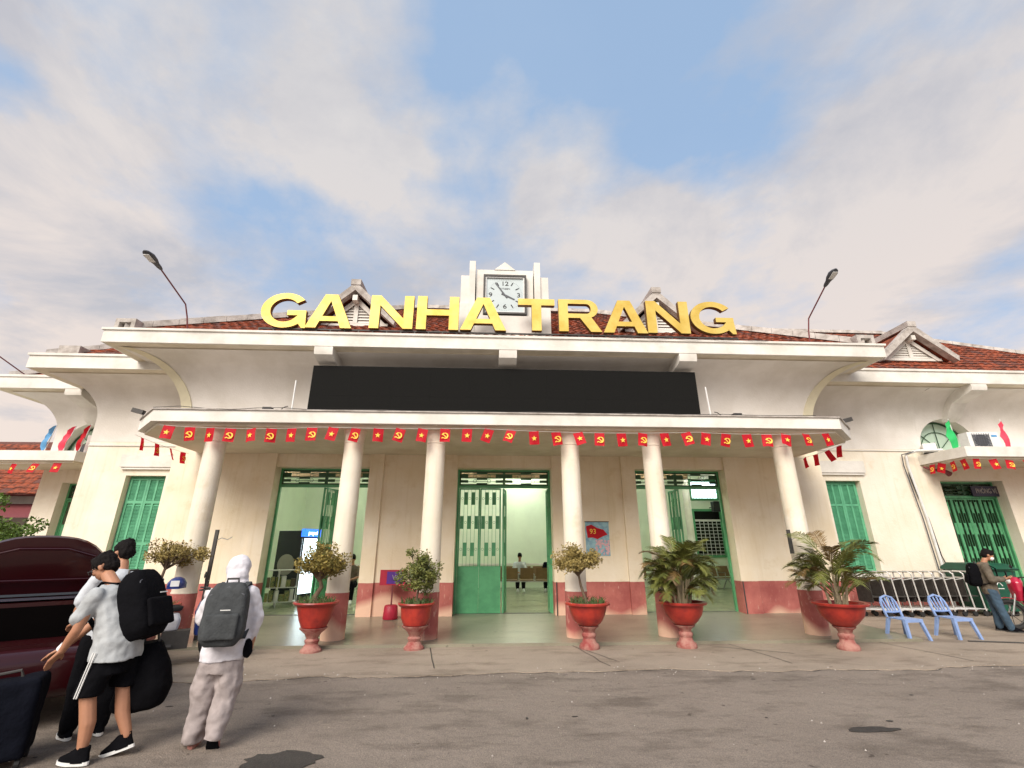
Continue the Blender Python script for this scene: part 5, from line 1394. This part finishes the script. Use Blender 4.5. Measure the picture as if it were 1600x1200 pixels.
b = MB(); loft(b, [((-.04, 0, .22), .15, .11), ((.0, 0, .26), .21, .14), ((.02, 0, .42), .225, .16), ((.0, 0, .60), .19, .15), ((-.04, 0, .76), .13, .10)]); organic('bag', b, .018, 'cloth_black', t, 6, .014, 6)
obj('strap', MB().tube([(-.10, 0, .70), (-.06, -.02, .95), (.0, 0, 1.05), (.08, 0, .70)], .012, 6), 'iron', t); obj('buckle', MB().box(-.03, .0, -.17, -.15, .70, .76), 'metal', t)

# ------------------------------------------------------------ P2 : companion behind, pale shirt and dark trousers
P = thing('person', 'dark-haired person in pale shirt and black trousers standing behind the man in shorts', 'person', (-3.68, 5.27, -.01), R(50))
hc, hm = (0, .10, 1.575), rotm(R(10), R(-22), 0)
b = MB(); head_shape(b, hc, hm); seg(b, (0, .01, 1.36), (0, .05, 1.48), .056, .052)
loft(b, [((0, 0, .85), .14, .10), ((0, 0, 1.1), .15, .10), ((0, 0, 1.32), .17, .10), ((0, 0, 1.40), .09, .07)])
chain(b, arm_pts((-.19, 0, 1.32), (-.24, .10, 1.06), (-.20, .28, .92)), [.05, .045, .038, .036, .026]); hand(b, (-.20, .28, .92), (0, .9, -.3), (0, -.3, -.9), 1, .5, -1)
chain(b, arm_pts((.19, 0, 1.32), (.24, .08, 1.06), (.20, .24, .90)), [.05, .045, .038, .036, .026]); hand(b, (.20, .24, .90), (0, .9, -.3), (0, -.3, -.9), 1, .5, 1)
organic('body', b, .010, 'skin', P, 2); eyes(P, hc, hm); organic('hair', hair_shape(hc, hm), .008, 'hair', P, 1, .009, 42)
b = MB(); loft(b, [((0, 0, .80), .17, .13), ((0, 0, 1.0), .165, .13), ((0, 0, 1.25), .19, .13), ((0, 0, 1.35), .175, .12), ((0, 0, 1.42), .08, .075)])
chain(b, [(-.17, 0, 1.33), (-.225, .06, 1.14)], [.078, .08]); chain(b, [(.17, 0, 1.33), (.225, .05, 1.14)], [.078, .08]); organic('shirt', b, .013, 'tee_pale', P, 4, .010, 9)
b = MB(); loft(b, [((0, 0, .72), .16, .13), ((0, 0, .92), .155, .12)]); chain(b, [(-.09, 0, .80), (-.10, .03, .48), (-.10, 0, .10)], [.105, .085, .07]); chain(b, [(.09, 0, .80), (.10, -.02, .48), (.11, -.08, .10)], [.105, .085, .07])
organic('trousers', b, .013, 'cloth_black', P, 3, .010, 8); shoe(P, (-.10, 0, .09), (0, 1)); shoe(P, (.11, -.08, .09), (.1, 1))
backpack('second black backpack on the person in the pale shirt', (-3.47, 5.12, .84), R(50), .36, .46, .24, 'cloth_black', R(-4))

# ------------------------------------------------------------ P3 : hooded walker seen from behind
P = thing('person', 'person in white hooded jacket and baggy pale trousers walking towards the station', 'person', (-2.40, 4.98, -.01), R(14))
hc, hm = (-.02, .10, 1.40), rotm(R(20), R(-22), 0)
b = MB(); head_shape(b, hc, hm, .95); seg(b, (0, 0, 1.22), (0, .05, 1.32), .05, .05)
loft(b, [((0, 0, .70), .12, .10), ((0, 0, 1.0), .13, .09), ((0, 0, 1.2), .14, .09)])
chain(b, arm_pts((-.17, 0, 1.19), (-.24, .05, .97), (-.12, .27, .98)), [.04, .04, .033, .03, .024]); hand(b, (-.12, .27, .98), (.4, .8, .15), (.2, -.2, .9), .92, .8, -1)
chain(b, arm_pts((.17, 0, 1.19), (.225, .0, .97), (.22, .06, .79)), [.04, .04, .033, .03, .024]); hand(b, (.22, .06, .79), (0, .1, -1), (-1, 0, 0), .92, .9, 1)
for s, pts in ((-1, [(-.10, 0, .62), (-.10, .02, .38), (-.11, .02, .08)]), (1, [(.09, 0, .62), (.10, -.02, .38), (.07, -.12, .13)])): chain(b, pts, [.07, .05, .034])
organic('body', b, .010, 'skin', P, 2); eyes(P, hc, hm, .95)
b = MB(); loft(b, [((0, 0, .655), .185, .15), ((0, .0, .75), .195, .155), ((0, 0, .95), .185, .15), ((0, 0, 1.10), .20, .145), ((0, .0, 1.20), .18, .13), ((0, .02, 1.27), .10, .09)])
chain(b, [(-.15, 0, 1.20), (-.225, .06, .99), (-.14, .22, .97)], [.078, .072, .058]); chain(b, [(.15, 0, 1.20), (.215, .02, .98), (.205, .06, .83)], [.078, .070, .055])
organic('hooded_jacket', b, .012, 'hoodie', P, 3, .024, 8)
b = MB()
def hell(x, y, z, rx, ry, rz):
    q = MB(); q.sphere((0, 0, 0), 1, 16, 0, (rx, ry, rz)); q.xf(Matrix.Translation(Vector(hc) + hm @ Vector((x, y, z))) @ hm.to_4x4()); b.add(q.v, q.f)
hell(0, -.03, .03, .108, .112, .122); hell(0, .03, .02, .100, .075, .115); hell(0, -.05, -.06, .098, .085, .09); hell(0, -.04, -.13, .11, .08, .06); hell(0, -.075, .075, .05, .05, .05)
ho = organic('hood', b, .010, 'hoodie', P, 4, .014, 10)
b = MB(); loft(b, [((0, 0, .56), .165, .14), ((0, 0, .72), .16, .13)])
loft(b, [((-.11, .01, .035), .085, .095), ((-.11, .015, .20), .088, .095), ((-.10, .015, .38), .095, .105), ((-.09, .005, .58), .105, .125), ((-.08, 0, .66), .09, .12)])
loft(b, [((.065, -.13, .085), .080, .095), ((.08, -.09, .22), .088, .10), ((.10, -.03, .38), .095, .11), ((.09, 0, .58), .105, .125), ((.08, 0, .66), .09, .12)])
organic('trousers', b, .011, 'trousers_pale', P, 3, .024, 8)
shoe(P, (-.11, .02, .085), (-.1, 1), 'pot_ped', 'pot_ped', .25); shoe(P, (.065, -.14, .15), (.1, 1), 'pot_ped', 'cloth_black', .25, heel=.95)
t = thing('phone', 'white phone held by the person in the hooded jacket', 'phone', (-2.585, 5.24, .98), R(14)); obj('case', MB().box(-.035, .035, -.005, .005, 0, .14), 'plastic_white', t); obj('display', MB().box(-.031, .031, .0052, .007, .008, .132), 'black', t)
t = thing('dark_pouch', 'dark maroon pouch hanging from the right hand of the hooded person', 'pouch', (-2.185, 4.97, .66)); b = MB(); loft(b, [((0, 0, .0), .02, .02), ((0, 0, .04), .05, .035), ((0, 0, .12), .045, .03), ((0, 0, .16), .015, .012)]); organic('pouch', b, .012, 'cloth_black', t, 4, .006, 12)
bp = backpack('dark grey backpack on the back of the hooded person', (-2.335, 4.755, .79), R(14), .38, .52, .21, 'bag_grey', R(-3))

# ------------------------------------------------------------ P4 : masked man by the red motorbike
P = thing('person', 'man in olive jacket, jeans and white face mask looking at his phone', 'person', (10.52, 10.05, .0), R(-122))
hc, hm = (0, .14, 1.46), rotm(0, R(-24), 0)
b = MB(); head_shape(b, hc, hm, .98); seg(b, (0, .02, 1.26), (0, .07, 1.37), .055, .052); loft(b, [((0, 0, .8), .14, .10), ((0, 0, 1.22), .16, .10), ((0, 0, 1.30), .09, .07)])
for s in (-1, 1):
    chain(b, arm_pts((s * .18, 0, 1.22), (s * .23, .02, .98), (s * .08, .27, 1.0)), [.045, .042, .036, .034, .024]); hand(b, (s * .08, .27, 1.0), (-s * .3, .9, .1), (-s * .5, 0, .8), 1, .9, s)
organic('body', b, .011, 'skin', P, 2); eyes(P, hc, hm, .98); organic('hair', hair_shape(hc, hm, .98), .010, 'hair', P, 1, .003, 30)
b = MB(); loft(b, [((0, 0, .70), .175, .135), ((0, 0, .95), .165, .13), ((0, 0, 1.15), .185, .13), ((0, .01, 1.25), .165, .115), ((0, .03, 1.32), .075, .07)])
for s in (-1, 1): chain(b, [(s * .165, 0, 1.23), (s * .23, .02, .98), (s * .12, .22, .995)], [.075, .068, .05])
organic('jacket', b, .013, 'jacket_olive', P, 4, .012, 9)
b = MB(); q = MB(); q.sphere((0, 0, 0), 1, 12, 0, (.060, .045, .048)); q.xf(Matrix.Translation(Vector(hc) + hm @ Vector((0, .062, -.045))) @ hm.to_4x4()); obj('face_mask', q, 'mask_white', P, 60)
b = MB(); loft(b, [((0, 0, .68), .16, .13), ((0, 0, .84), .155, .12)]); chain(b, [(-.085, 0, .75), (-.09, .02, .44), (-.09, .0, .08)], [.10, .08, .065]); chain(b, [(.085, 0, .75), (.09, .05, .44), (.08, .12, .08)], [.10, .08, .065]); organic('jeans', b, .013, 'jeans', P, 3, .010, 8)
shoe(P, (-.09, 0, .09), (0, 1), 'cloth_black', 'iron'); shoe(P, (.08, .12, .09), (.2, 1), 'cloth_black', 'iron')
backpack('black backpack on the masked man at the right', (10.345, 10.16, .84), R(-122), .32, .46, .22, 'cloth_black', R(-6))
t = thing('phone', 'dark phone in the hands of the masked man', 'phone', (10.80, 9.875, 1.0), R(-122)); obj('case', MB().box(-.035, .035, -.005, .005, 0, .14), 'black', t); obj('display', MB().box(-.031, .031, -.007, -.0052, .008, .132), 'screen', t)

# ------------------------------------------------------------ seated and standing people in the lobby
def sitter(label, x, y, rz, top, hairm='hair', hat=None):
    P = thing('person', label, 'person', (x, y, .115), rz); hc, hm = (0, .08, 1.20), rotm(0, R(-25), 0)
    b = MB(); head_shape(b, hc, hm); seg(b, (0, 0, .98), (0, .04, 1.10), .055, .05); loft(b, [((0, -.02, .45), .14, .11), ((0, 0, .92), .17, .11), ((0, 0, 1.02), .09, .07)])
    for s in (-1, 1):
        chain(b, arm_pts((s * .18, 0, .94), (s * .23, .10, .70), (s * .10, .32, .66)), [.045, .04, .036, .034, .025]); hand(b, (s * .10, .32, .66), (-s * .3, .9, 0), (0, 0, -1), 1, .6, s)
        chain(b, [(s * .09, 0, .50), (s * .11, .42, .50), (s * .11, .44, .10)], [.085, .065, .04])
    organic('body', b, .014, 'skin', P, 2); eyes(P, hc, hm)
    organic('hair', hair_shape(hc, hm), .014, hairm, P, 1)
    b = MB(); loft(b, [((0, -.02, .42), .17, .14), ((0, 0, .7), .17, .13), ((0, 0, .93), .19, .13), ((0, 0, 1.03), .08, .07)])
    for s in (-1, 1): chain(b, [(s * .17, 0, .94), (s * .225, .08, .74)], [.075, .075])
    organic('shirt', b, .016, top, P, 3, .01)
    b = MB()
    for s in (-1, 1): chain(b, [(s * .09, 0, .50), (s * .11, .42, .51), (s * .11, .44, .14)], [.11, .09, .07])
    organic('trousers', b, .016, 'cloth_black', P, 3, .01)
    for s in (-1, 1): shoe(P, (s * .11, .44, .09), (0, 1), 'sole', 'sole')
    return P
sitter('seated person in pale clothing behind the bench in the middle doorway', 1.28, 18.95, R(180), 'leaf_cloth' if 'leaf_cloth' in MATS else 'tee_pale')
sitter('seated person in dark clothing at the right edge of the middle doorway', 2.42, 18.9, R(165), 'cloth_navy')
P = sitter('person in dark jacket sitting inside the left doorway', -4.00, 15.2, R(185), 'jacket_olive')

# ============================================================ BENCHES
def bench(label, x, y, rz, n_=4):
    t = thing('waiting_bench', label, 'bench', (x, y, .115), rz, 'steel waiting benches in the lobby'); w = .56
    obj('beam', MB().box(-n_ * w / 2, n_ * w / 2, -.03, .03, .36, .42), 'metal', t)
    for k in range(n_):
        xc = (k - (n_ - 1) / 2) * w
        b = MB(); b.prism([(-.24, .43), (.22, .41), (.22, .44), (-.24, .46)], xc - w * .42, xc + w * .42, 'X'); obj('seat', b, 'brown', t)
        b = MB(); b.prism([(.20, .48), (.30, .84), (.33, .84), (.235, .47)], xc - w * .42, xc + w * .42, 'X'); obj('backrest', b, 'brown', t)
    for k in range(n_ + 1):
        xc = (k - n_ / 2) * w; b = MB(); b.tube([(xc, -.2, .44), (xc, -.2, .62), (xc, .24, .62), (xc, .20, .40)], .014, 5); obj('armrest', b, 'metal', t)
    for s in (-1, 1):
        xc = s * (n_ / 2 - .6) * w; b = MB(); b.tube([(xc, -.30, .02), (xc, -.05, .36), (xc, .05, .36), (xc, .30, .02)], .02, 6); obj('leg', b, 'metal', t)
bench('brown steel bench with its back to the middle door', 1.45, 18.0, R(180), 5)
bench('second brown steel bench behind the first, facing the door', 1.5, 19.1, 0, 5)
bench('brown steel bench by the barred window in the right doorway', 8.7, 18.6, R(12), 3)
bench('brown steel bench seen through the gap left of the fifth column', 5.3, 18.2, R(180), 2)

# ============================================================ DRINK COOLER AND SHELF
t = thing('drink_cooler', 'dark glass-door drink cooler with lit blue header in the left doorway', 'fridge', (-5.75, 15.3, .115), R(-18))
obj('cabinet', MB().box(-.42, .42, -.36, .36, .08, 2.0), 'fridge_dark', t)
b = MB(); b.box(.425, .46, -.34, .34, .25, 1.78); dd = obj('door', b, 'fridge_pane_glow', t); obj('door_frame', frame_box(MB(), -.35, .35, .22, 1.82, .0, .03, .04).xf(Matrix.Translation((.465, 0, 0)) @ Matrix.Rotation(PI / 2, 4, 'Z')), 'black', dd)
obj('header', MB().box(.38, .50, -.37, .37, 1.83, 2.05), 'fridge_blue', t); text_obj('lettering', 'pepsi', .17, 'fridge_pane_glow', t, (.505, 0, 1.94), (PI / 2, 0, PI / 2), scx=1.2)
obj('round_emblem', MB().lathe([(.26, 0), (.29, 0), (.29, .01), (.26, .01)], (0, 0, 0), 28).xf(Matrix.Translation((-.02, -.362, 1.05)) @ Matrix.Rotation(PI / 2, 4, 'X')), 'sign_text', t)
text_obj('lettering', 'pepsi', .17, 'sign_text', t, (-.02, -.366, 1.04), scx=1.0)
for z, m_ in ((1.13, 'red'), (.93, 'flag_blue')): obj('emblem_stripe', MB().box(-.22, .18, -.366, -.362, z, z + .06), m_, t)
t = thing('display_shelf', 'white wire shelf of packed goods slanting across the left doorway', 'shelf', (-5.95, 14.1, .115), R(26))
b = MB()
for z in (.12, .48, .92): b.box(-.75, .75, -.2, .2, z, z + .02)
for x in (-.75, -.25, .25, .75):
    for y in (-.2, .2): b.box(x - .012, x + .012, y - .012, y + .012, 0, .95)
obj('rack', b, 'plastic_white', t)
q = random.Random(12)
for z in (.14, .50):
    for k in range(11):
        x = -.70 + k * .128; w = q.uniform(.09, .12); h = q.uniform(.16, .30)
        obj('packet', MB().box(x, x + w, -.16, .12, z, z + h), q.choice(['goods', 'goods', 'leaf_green', 'plastic_white', 'jacket_olive']), t)
t = thing('wall_speaker', 'black box speaker high on the lobby wall in the right doorway', 'speaker', (9.0 - .55, 20.35, 3.2)); t.location = (9.3, 19.0, 3.2)
obj('housing', MB().box(-.16, .16, -.12, .12, -.2, .2), 'black', t); obj('wall_arm', MB().tube([(0, .12, 0), (0, .6, .0)], .02, 6), 'iron', t)

# ============================================================ MOTORBIKES
def motorbike(label, loc, rz, body, accent, scale=1.0):
    t = thing('motorbike', label, 'motorbike', loc, rz)
    for nm, y in (('front_wheel', .62), ('rear_wheel', -.60)):
        b = MB(); n_ = 28; pts = [(0, y + .25 * math.cos(2 * PI * k / n_), .29 + .25 * math.sin(2 * PI * k / n_)) for k in range(n_ + 1)]; b.tube(pts, .042, 8); wh = obj(nm, b, 'rubber', t, 60)
        b = MB(); pts = [(0, y + .20 * math.cos(2 * PI * k / n_), .29 + .20 * math.sin(2 * PI * k / n_)) for k in range(n_ + 1)]; b.tube(pts, .014, 6)
        for k in range(8): a = 2 * PI * k / 8; b.tube([(0, y, .29), (0, y + .2 * math.cos(a), .29 + .2 * math.sin(a))], .006, 4)
        b.tube([(-.06, y, .29), (.06, y, .29)], .035, 10); obj('rim', b, 'iron', wh)
    b = MB()
    for s in (-1, 1): b.tube([(s * .07, .62, .29), (s * .07, .50, .62), (s * .05, .40, .95)], .018, 6)
    obj('fork', b, 'metal', t)
    b = MB(); pts = [(0, .62 + .32 * math.cos(R(a)), .29 + .32 * math.sin(R(a))) for a in range(20, 160, 14)]
    for i in range(len(pts) - 1):
        (_, y0, z0), (_, y1, z1) = pts[i], pts[i + 1]; b.add([(-.06, y0, z0), (.06, y0, z0), (.06, y1, z1), (-.06, y1, z1), (-.06, y0, z0 + .012), (.06, y0, z0 + .012), (.06, y1, z1 + .012), (-.06, y1, z1 + .012)], [(0, 1, 2, 3), (4, 7, 6, 5), (0, 4, 5, 1), (2, 6, 7, 3), (1, 5, 6, 2), (0, 3, 7, 4)])
    obj('mudguard', b, body, t)
    b = MB(); loft(b, [((0, .42, .55), .10, .06), ((0, .42, .75), .17, .09), ((0, .40, .92), .16, .12), ((0, .38, 1.02), .09, .09)]); organic('front_fairing', b, .014, body, t, 4)
    b = MB(); loft(b, [((0, .30, .38), .16, .05), ((0, .26, .70), .20, .05), ((0, .30, .84), .12, .05)]); organic('leg_shield', b, .014, accent, t, 3)
    b = MB(); loft(b, [((0, -.30, .46), .12, .34), ((0, -.34, .60), .14, .40), ((0, -.38, .70), .12, .40)]); organic('body_panel', b, .016, body, t, 4)
    b = MB(); loft(b, [((0, -.30, .72), .12, .34), ((0, -.30, .78), .13, .36), ((0, -.34, .81), .10, .32)]); organic('seat', b, .014, 'rubber', t, 3)
    b = MB(); b.box(-.11, .11, -.15, .2, .22, .46); b.tube([(.13, .0, .26), (.15, -.5, .30), (.15, -.85, .36)], .035, 8); obj('engine', b, 'iron', t)
    b = MB(); b.tube([(-.34, .22, 1.02), (-.14, .34, 1.02), (0, .38, .99), (.14, .34, 1.02), (.34, .22, 1.02)], .014, 6); obj('handlebar', b, 'iron', t)
    for s in (-1, 1):
        b = MB(); b.tube([(s * .22, .28, 1.03), (s * .26, .26, 1.18)], .006, 4); b.sphere((s * .28, .25, 1.22), .05, 10, 0, (1.2, .3, .8)); obj('mirror', b, 'black', t)
    b = MB(); b.sphere((0, .50, .93), .075, 12, 0, (1.2, .5, .8)); obj('headlight', b, 'plastic_white', t, 60)
    b = MB(); b.sphere((0, -.80, .64), .06, 10, 0, (1.2, .5, .6)); obj('tail_light', b, 'tail_lamp', t, 60)
    b = MB(); b.tube([(-.12, -.1, .26), (-.24, -.14, .02)], .012, 5); obj('kickstand', b, 'iron', t)
    for k in range(3):
        b = MB(); b.box(.145, .150, -.62 + k * .06, -.12 + k * .05, .56 + k * .045, .575 + k * .045); b.box(-.150, -.145, -.62 + k * .06, -.12 + k * .05, .56 + k * .045, .575 + k * .045)
    return t
motorbike('blue and white motorbike parked behind the hooded person', (-4.62, 8.0, 0), R(-62), 'bike_white', 'bike_blue')
t = thing('cap', 'blue cap with a white emblem resting on the white motorbike', 'cap', (-4.72, 7.98, 1.04), R(20))
b = MB(); loft(b, [((0, 0, .0), .13, .15), ((0, 0, .07), .13, .15), ((0, 0, .13), .09, .11), ((0, 0, .16), .03, .04)]); organic('crown', b, .014, 'bike_blue', t, 3); obj('brim', MB().prism([(-.10, -.1), (.10, -.1), (.08, -.24), (-.08, -.24)], .0, .012, 'Z'), 'bike_blue', t)
obj('patch', MB().box(-.055, .055, -.152, -.142, .03, .11), 'plastic_white', t)
motorbike('dark red motorbike at the right edge beside the masked man', (11.55, 9.95, 0), R(66), 'bike_red', 'black')

# ============================================================ CAR WITH OPEN BOOT
car = thing('parked_car', 'dark red saloon car with its boot lid raised and boot empty', 'car', (-4.45, 5.2, 0), R(40))
# local: rear bumper at y=0, nose towards +y, length 4.4
def ring(y, w, zb, zt, n=20, e=.35):
    pts = []
    for k in range(n):
        a = 2 * PI * k / n; c, s_ = math.cos(a), math.sin(a)
        pts.append((w * abs(c) ** e * (1 if c > 0 else -1), y, (zb + zt) / 2 + (zt - zb) / 2 * abs(s_) ** e * (1 if s_ > 0 else -1)))
    return pts
def loft_y(b, secs, n=20, e=.35):
    vs = []
    for y, w, zb, zt in secs: vs += ring(y, w, zb, zt, n, e)
    b.add(vs, [(i * n + k, i * n + (k + 1) % n, (i + 1) * n + (k + 1) % n, (i + 1) * n + k) for i in range(len(secs) - 1) for k in range(n)] + [tuple(range(n)), tuple(reversed([(len(secs) - 1) * n + k for k in range(n)]))])
b = MB(); loft_y(b, [(-.05, .60, .34, .56), (-.03, .74, .28, .64), (.05, .82, .24, .68), (.20, .86, .22, .70), (.55, .87, .22, .72)]); obj('rear_bumper', b, 'car_paint', car, 50)
for s in (-1, 1):
    b = MB(); v = []
    for y, xo, zt in ((.10, .80, .98), (.35, .84, 1.02), (.80, .86, 1.04), (1.3, .87, 1.0)):
        v += [(s * xo, y, .55), (s * (xo + .01), y, .80), (s * (xo - .05), y, zt), (s * (xo - .20), y, zt + .015), (s * (xo - .20), y, .55)]
    b.add(v, [(i * 5 + k, i * 5 + (k + 1) % 5, (i + 1) * 5 + (k + 1) % 5, (i + 1) * 5 + k) for i in range(3) for k in range(5)] + [(0, 1, 2, 3, 4), (19, 18, 17, 16, 15)]); obj('rear_wing', b, 'car_paint', car, 50)
    b = MB(); b.prism([(.085, .72), (.30, .74), (.34, .93), (.10, .95)], *sorted((s * .60, s * .865)), axis='X'); obj('tail_light', b, 'tail_lamp', car)
b = MB(); b.box(-.62, .62, .10, .16, .58, .72); obj('boot_sill', b, 'car_paint', car)
b = MB(); b.box(-.64, .64, .17, .95, .50, .53); b.box(-.645, -.63, .17, .95, .53, 1.0); b.box(.63, .645, .17, .95, .53, 1.0); b.box(-.63, .63, .93, .95, .53, 1.0); obj('boot_lining', b, 'car_dark', car)
b = MB(); b.prism([(.95, .50), (.95, 1.04), (1.30, 1.06), (3.3, 1.0), (4.2, .82), (4.38, .6), (4.35, .28), (1.2, .24), (1.2, .5)], -.86, .86, 'X'); body = obj('body', b, 'car_paint', car)
b = MB(); b.prism([(1.00, 1.062), (1.72, 1.40), (2.5, 1.42), (3.25, 1.03), (1.30, 1.062)], -.66, .66, 'X'); gh = obj('cabin', b, 'car_paint', car)
b = MB(); b.add([(-.56, 1.06, 1.10), (.56, 1.06, 1.10), (.50, 1.66, 1.385), (-.50, 1.66, 1.385)], [(0, 1, 2, 3)]); obj('rear_window', b, mat('glass_dark', (.03, .03, .028), .3, .02, 1), gh)
for s in (-1, 1):
    b = MB(); b.prism([(1.35, 1.09), (1.78, 1.36), (2.45, 1.38), (3.05, 1.07)], *sorted((s * .664, s * .668)), axis='X'); obj('side_window', b, 'glass_dark', gh)
    for y in (.78, 3.55):
        b = MB(); pts = [(s * .80, y + .25 * math.cos(2 * PI * k / 24), .31 + .25 * math.sin(2 * PI * k / 24)) for k in range(25)]; b.tube(pts, .07, 8); wh = obj('wheel', b, 'rubber', car, 60)
        b = MB(); b.lathe([(.19, 0), (.20, .05), (.17, .06), (.03, .04)], (0, 0, 0), 16).xf(Matrix.Translation((s * .80, y, .31)) @ Matrix.Rotation(s * PI / 2, 4, 'Y')); obj('rim', b, 'metal', wh, 50)
# raised lid: hinge line at y=.95, panel standing up and leaning forward
lid = MB(); n_ = 14; rows = []
for j in range(7):
    f = j / 6; y = .98 - .20 * f + .10 * f * f; z = 1.13 + .60 * f; hw = .62 + .06 * math.sin(PI * min(1, f * 1.1))
    row = []
    for k in range(n_ + 1):
        u = -1 + 2 * k / n_; crown_ = (1 - u * u); zz = z - (.22 * u ** 4 + .10 * u * u) * f + .0; row.append((hw * u, y - .03 * crown_ * f, zz))
    rows.append(row)
vs = [p for r_ in rows for p in r_]; m_ = n_ + 1
vs2 = [(x, y + .05, z + .02) for x, y, z in vs]; o_ = len(vs)
fs = [(j * m_ + k, j * m_ + k + 1, (j + 1) * m_ + k + 1, (j + 1) * m_ + k) for j in range(6) for k in range(n_)]
fs2 = [tuple(reversed([i + o_ for i in f])) for f in fs]
rim_ = [j * m_ for j in range(7)] + [6 * m_ + k for k in range(1, m_)] + [j * m_ + n_ for j in range(5, -1, -1)] + [k for k in range(n_ - 1, 0, -1)]
sd_f = [(rim_[i], rim_[(i + 1) % len(rim_)], rim_[(i + 1) % len(rim_)] + o_, rim_[i] + o_) for i in range(len(rim_))]
lid.add(vs + vs2, fs + fs2 + sd_f); ld = obj('boot_lid', lid, 'car_paint', car, 50)
b = MB(); b.tube([(-.50, .90, 1.27), (-.45, .83, 1.52), (-.2, .79, 1.60), (.2, .79, 1.60), (.45, .83, 1.52), (.50, .90, 1.27), (-.50, .90, 1.27)], .014, 6); obj('pressing', b, 'car_paint', ld)
for s in (-1, 1):
    b = MB(); b.tube([(s * .56, .90, .90), (s * .56, 1.0, 1.08), (s * .55, .96, 1.22)], .018, 6); obj('hinge_arm', b, 'iron', car)
# suitcase in the foreground
t = thing('suitcase', 'large dark navy suitcase standing behind the open car boot', 'suitcase', (-3.90, 4.62, -.01), R(30))
b = MB(); v = [(-.40, -.19, .05), (.26, -.19, .05), (.26, .16, .05), (-.40, .16, .05), (-.48, -.19, .56), (.24, -.19, .63), (.24, .16, .63), (-.48, .16, .56)]
b.add(v, [(0, 3, 2, 1), (4, 5, 6, 7), (0, 1, 5, 4), (1, 2, 6, 5), (2, 3, 7, 6), (3, 0, 4, 7)]); organic('shell', b, .018, 'cloth_navy', t, 30, .012, 5)
for x, y in ((-.36, -.14), (.22, -.14), (.22, .12), (-.36, .12)): obj('wheel', MB().tube([(x - .015, y, .03), (x + .015, y, .03)], .03, 10), 'rubber', t)
obj('handle', MB().tube([(-.12, 0, .58), (-.10, 0, .64), (.06, 0, .66), (.08, 0, .61)], .012, 6), 'iron', t)
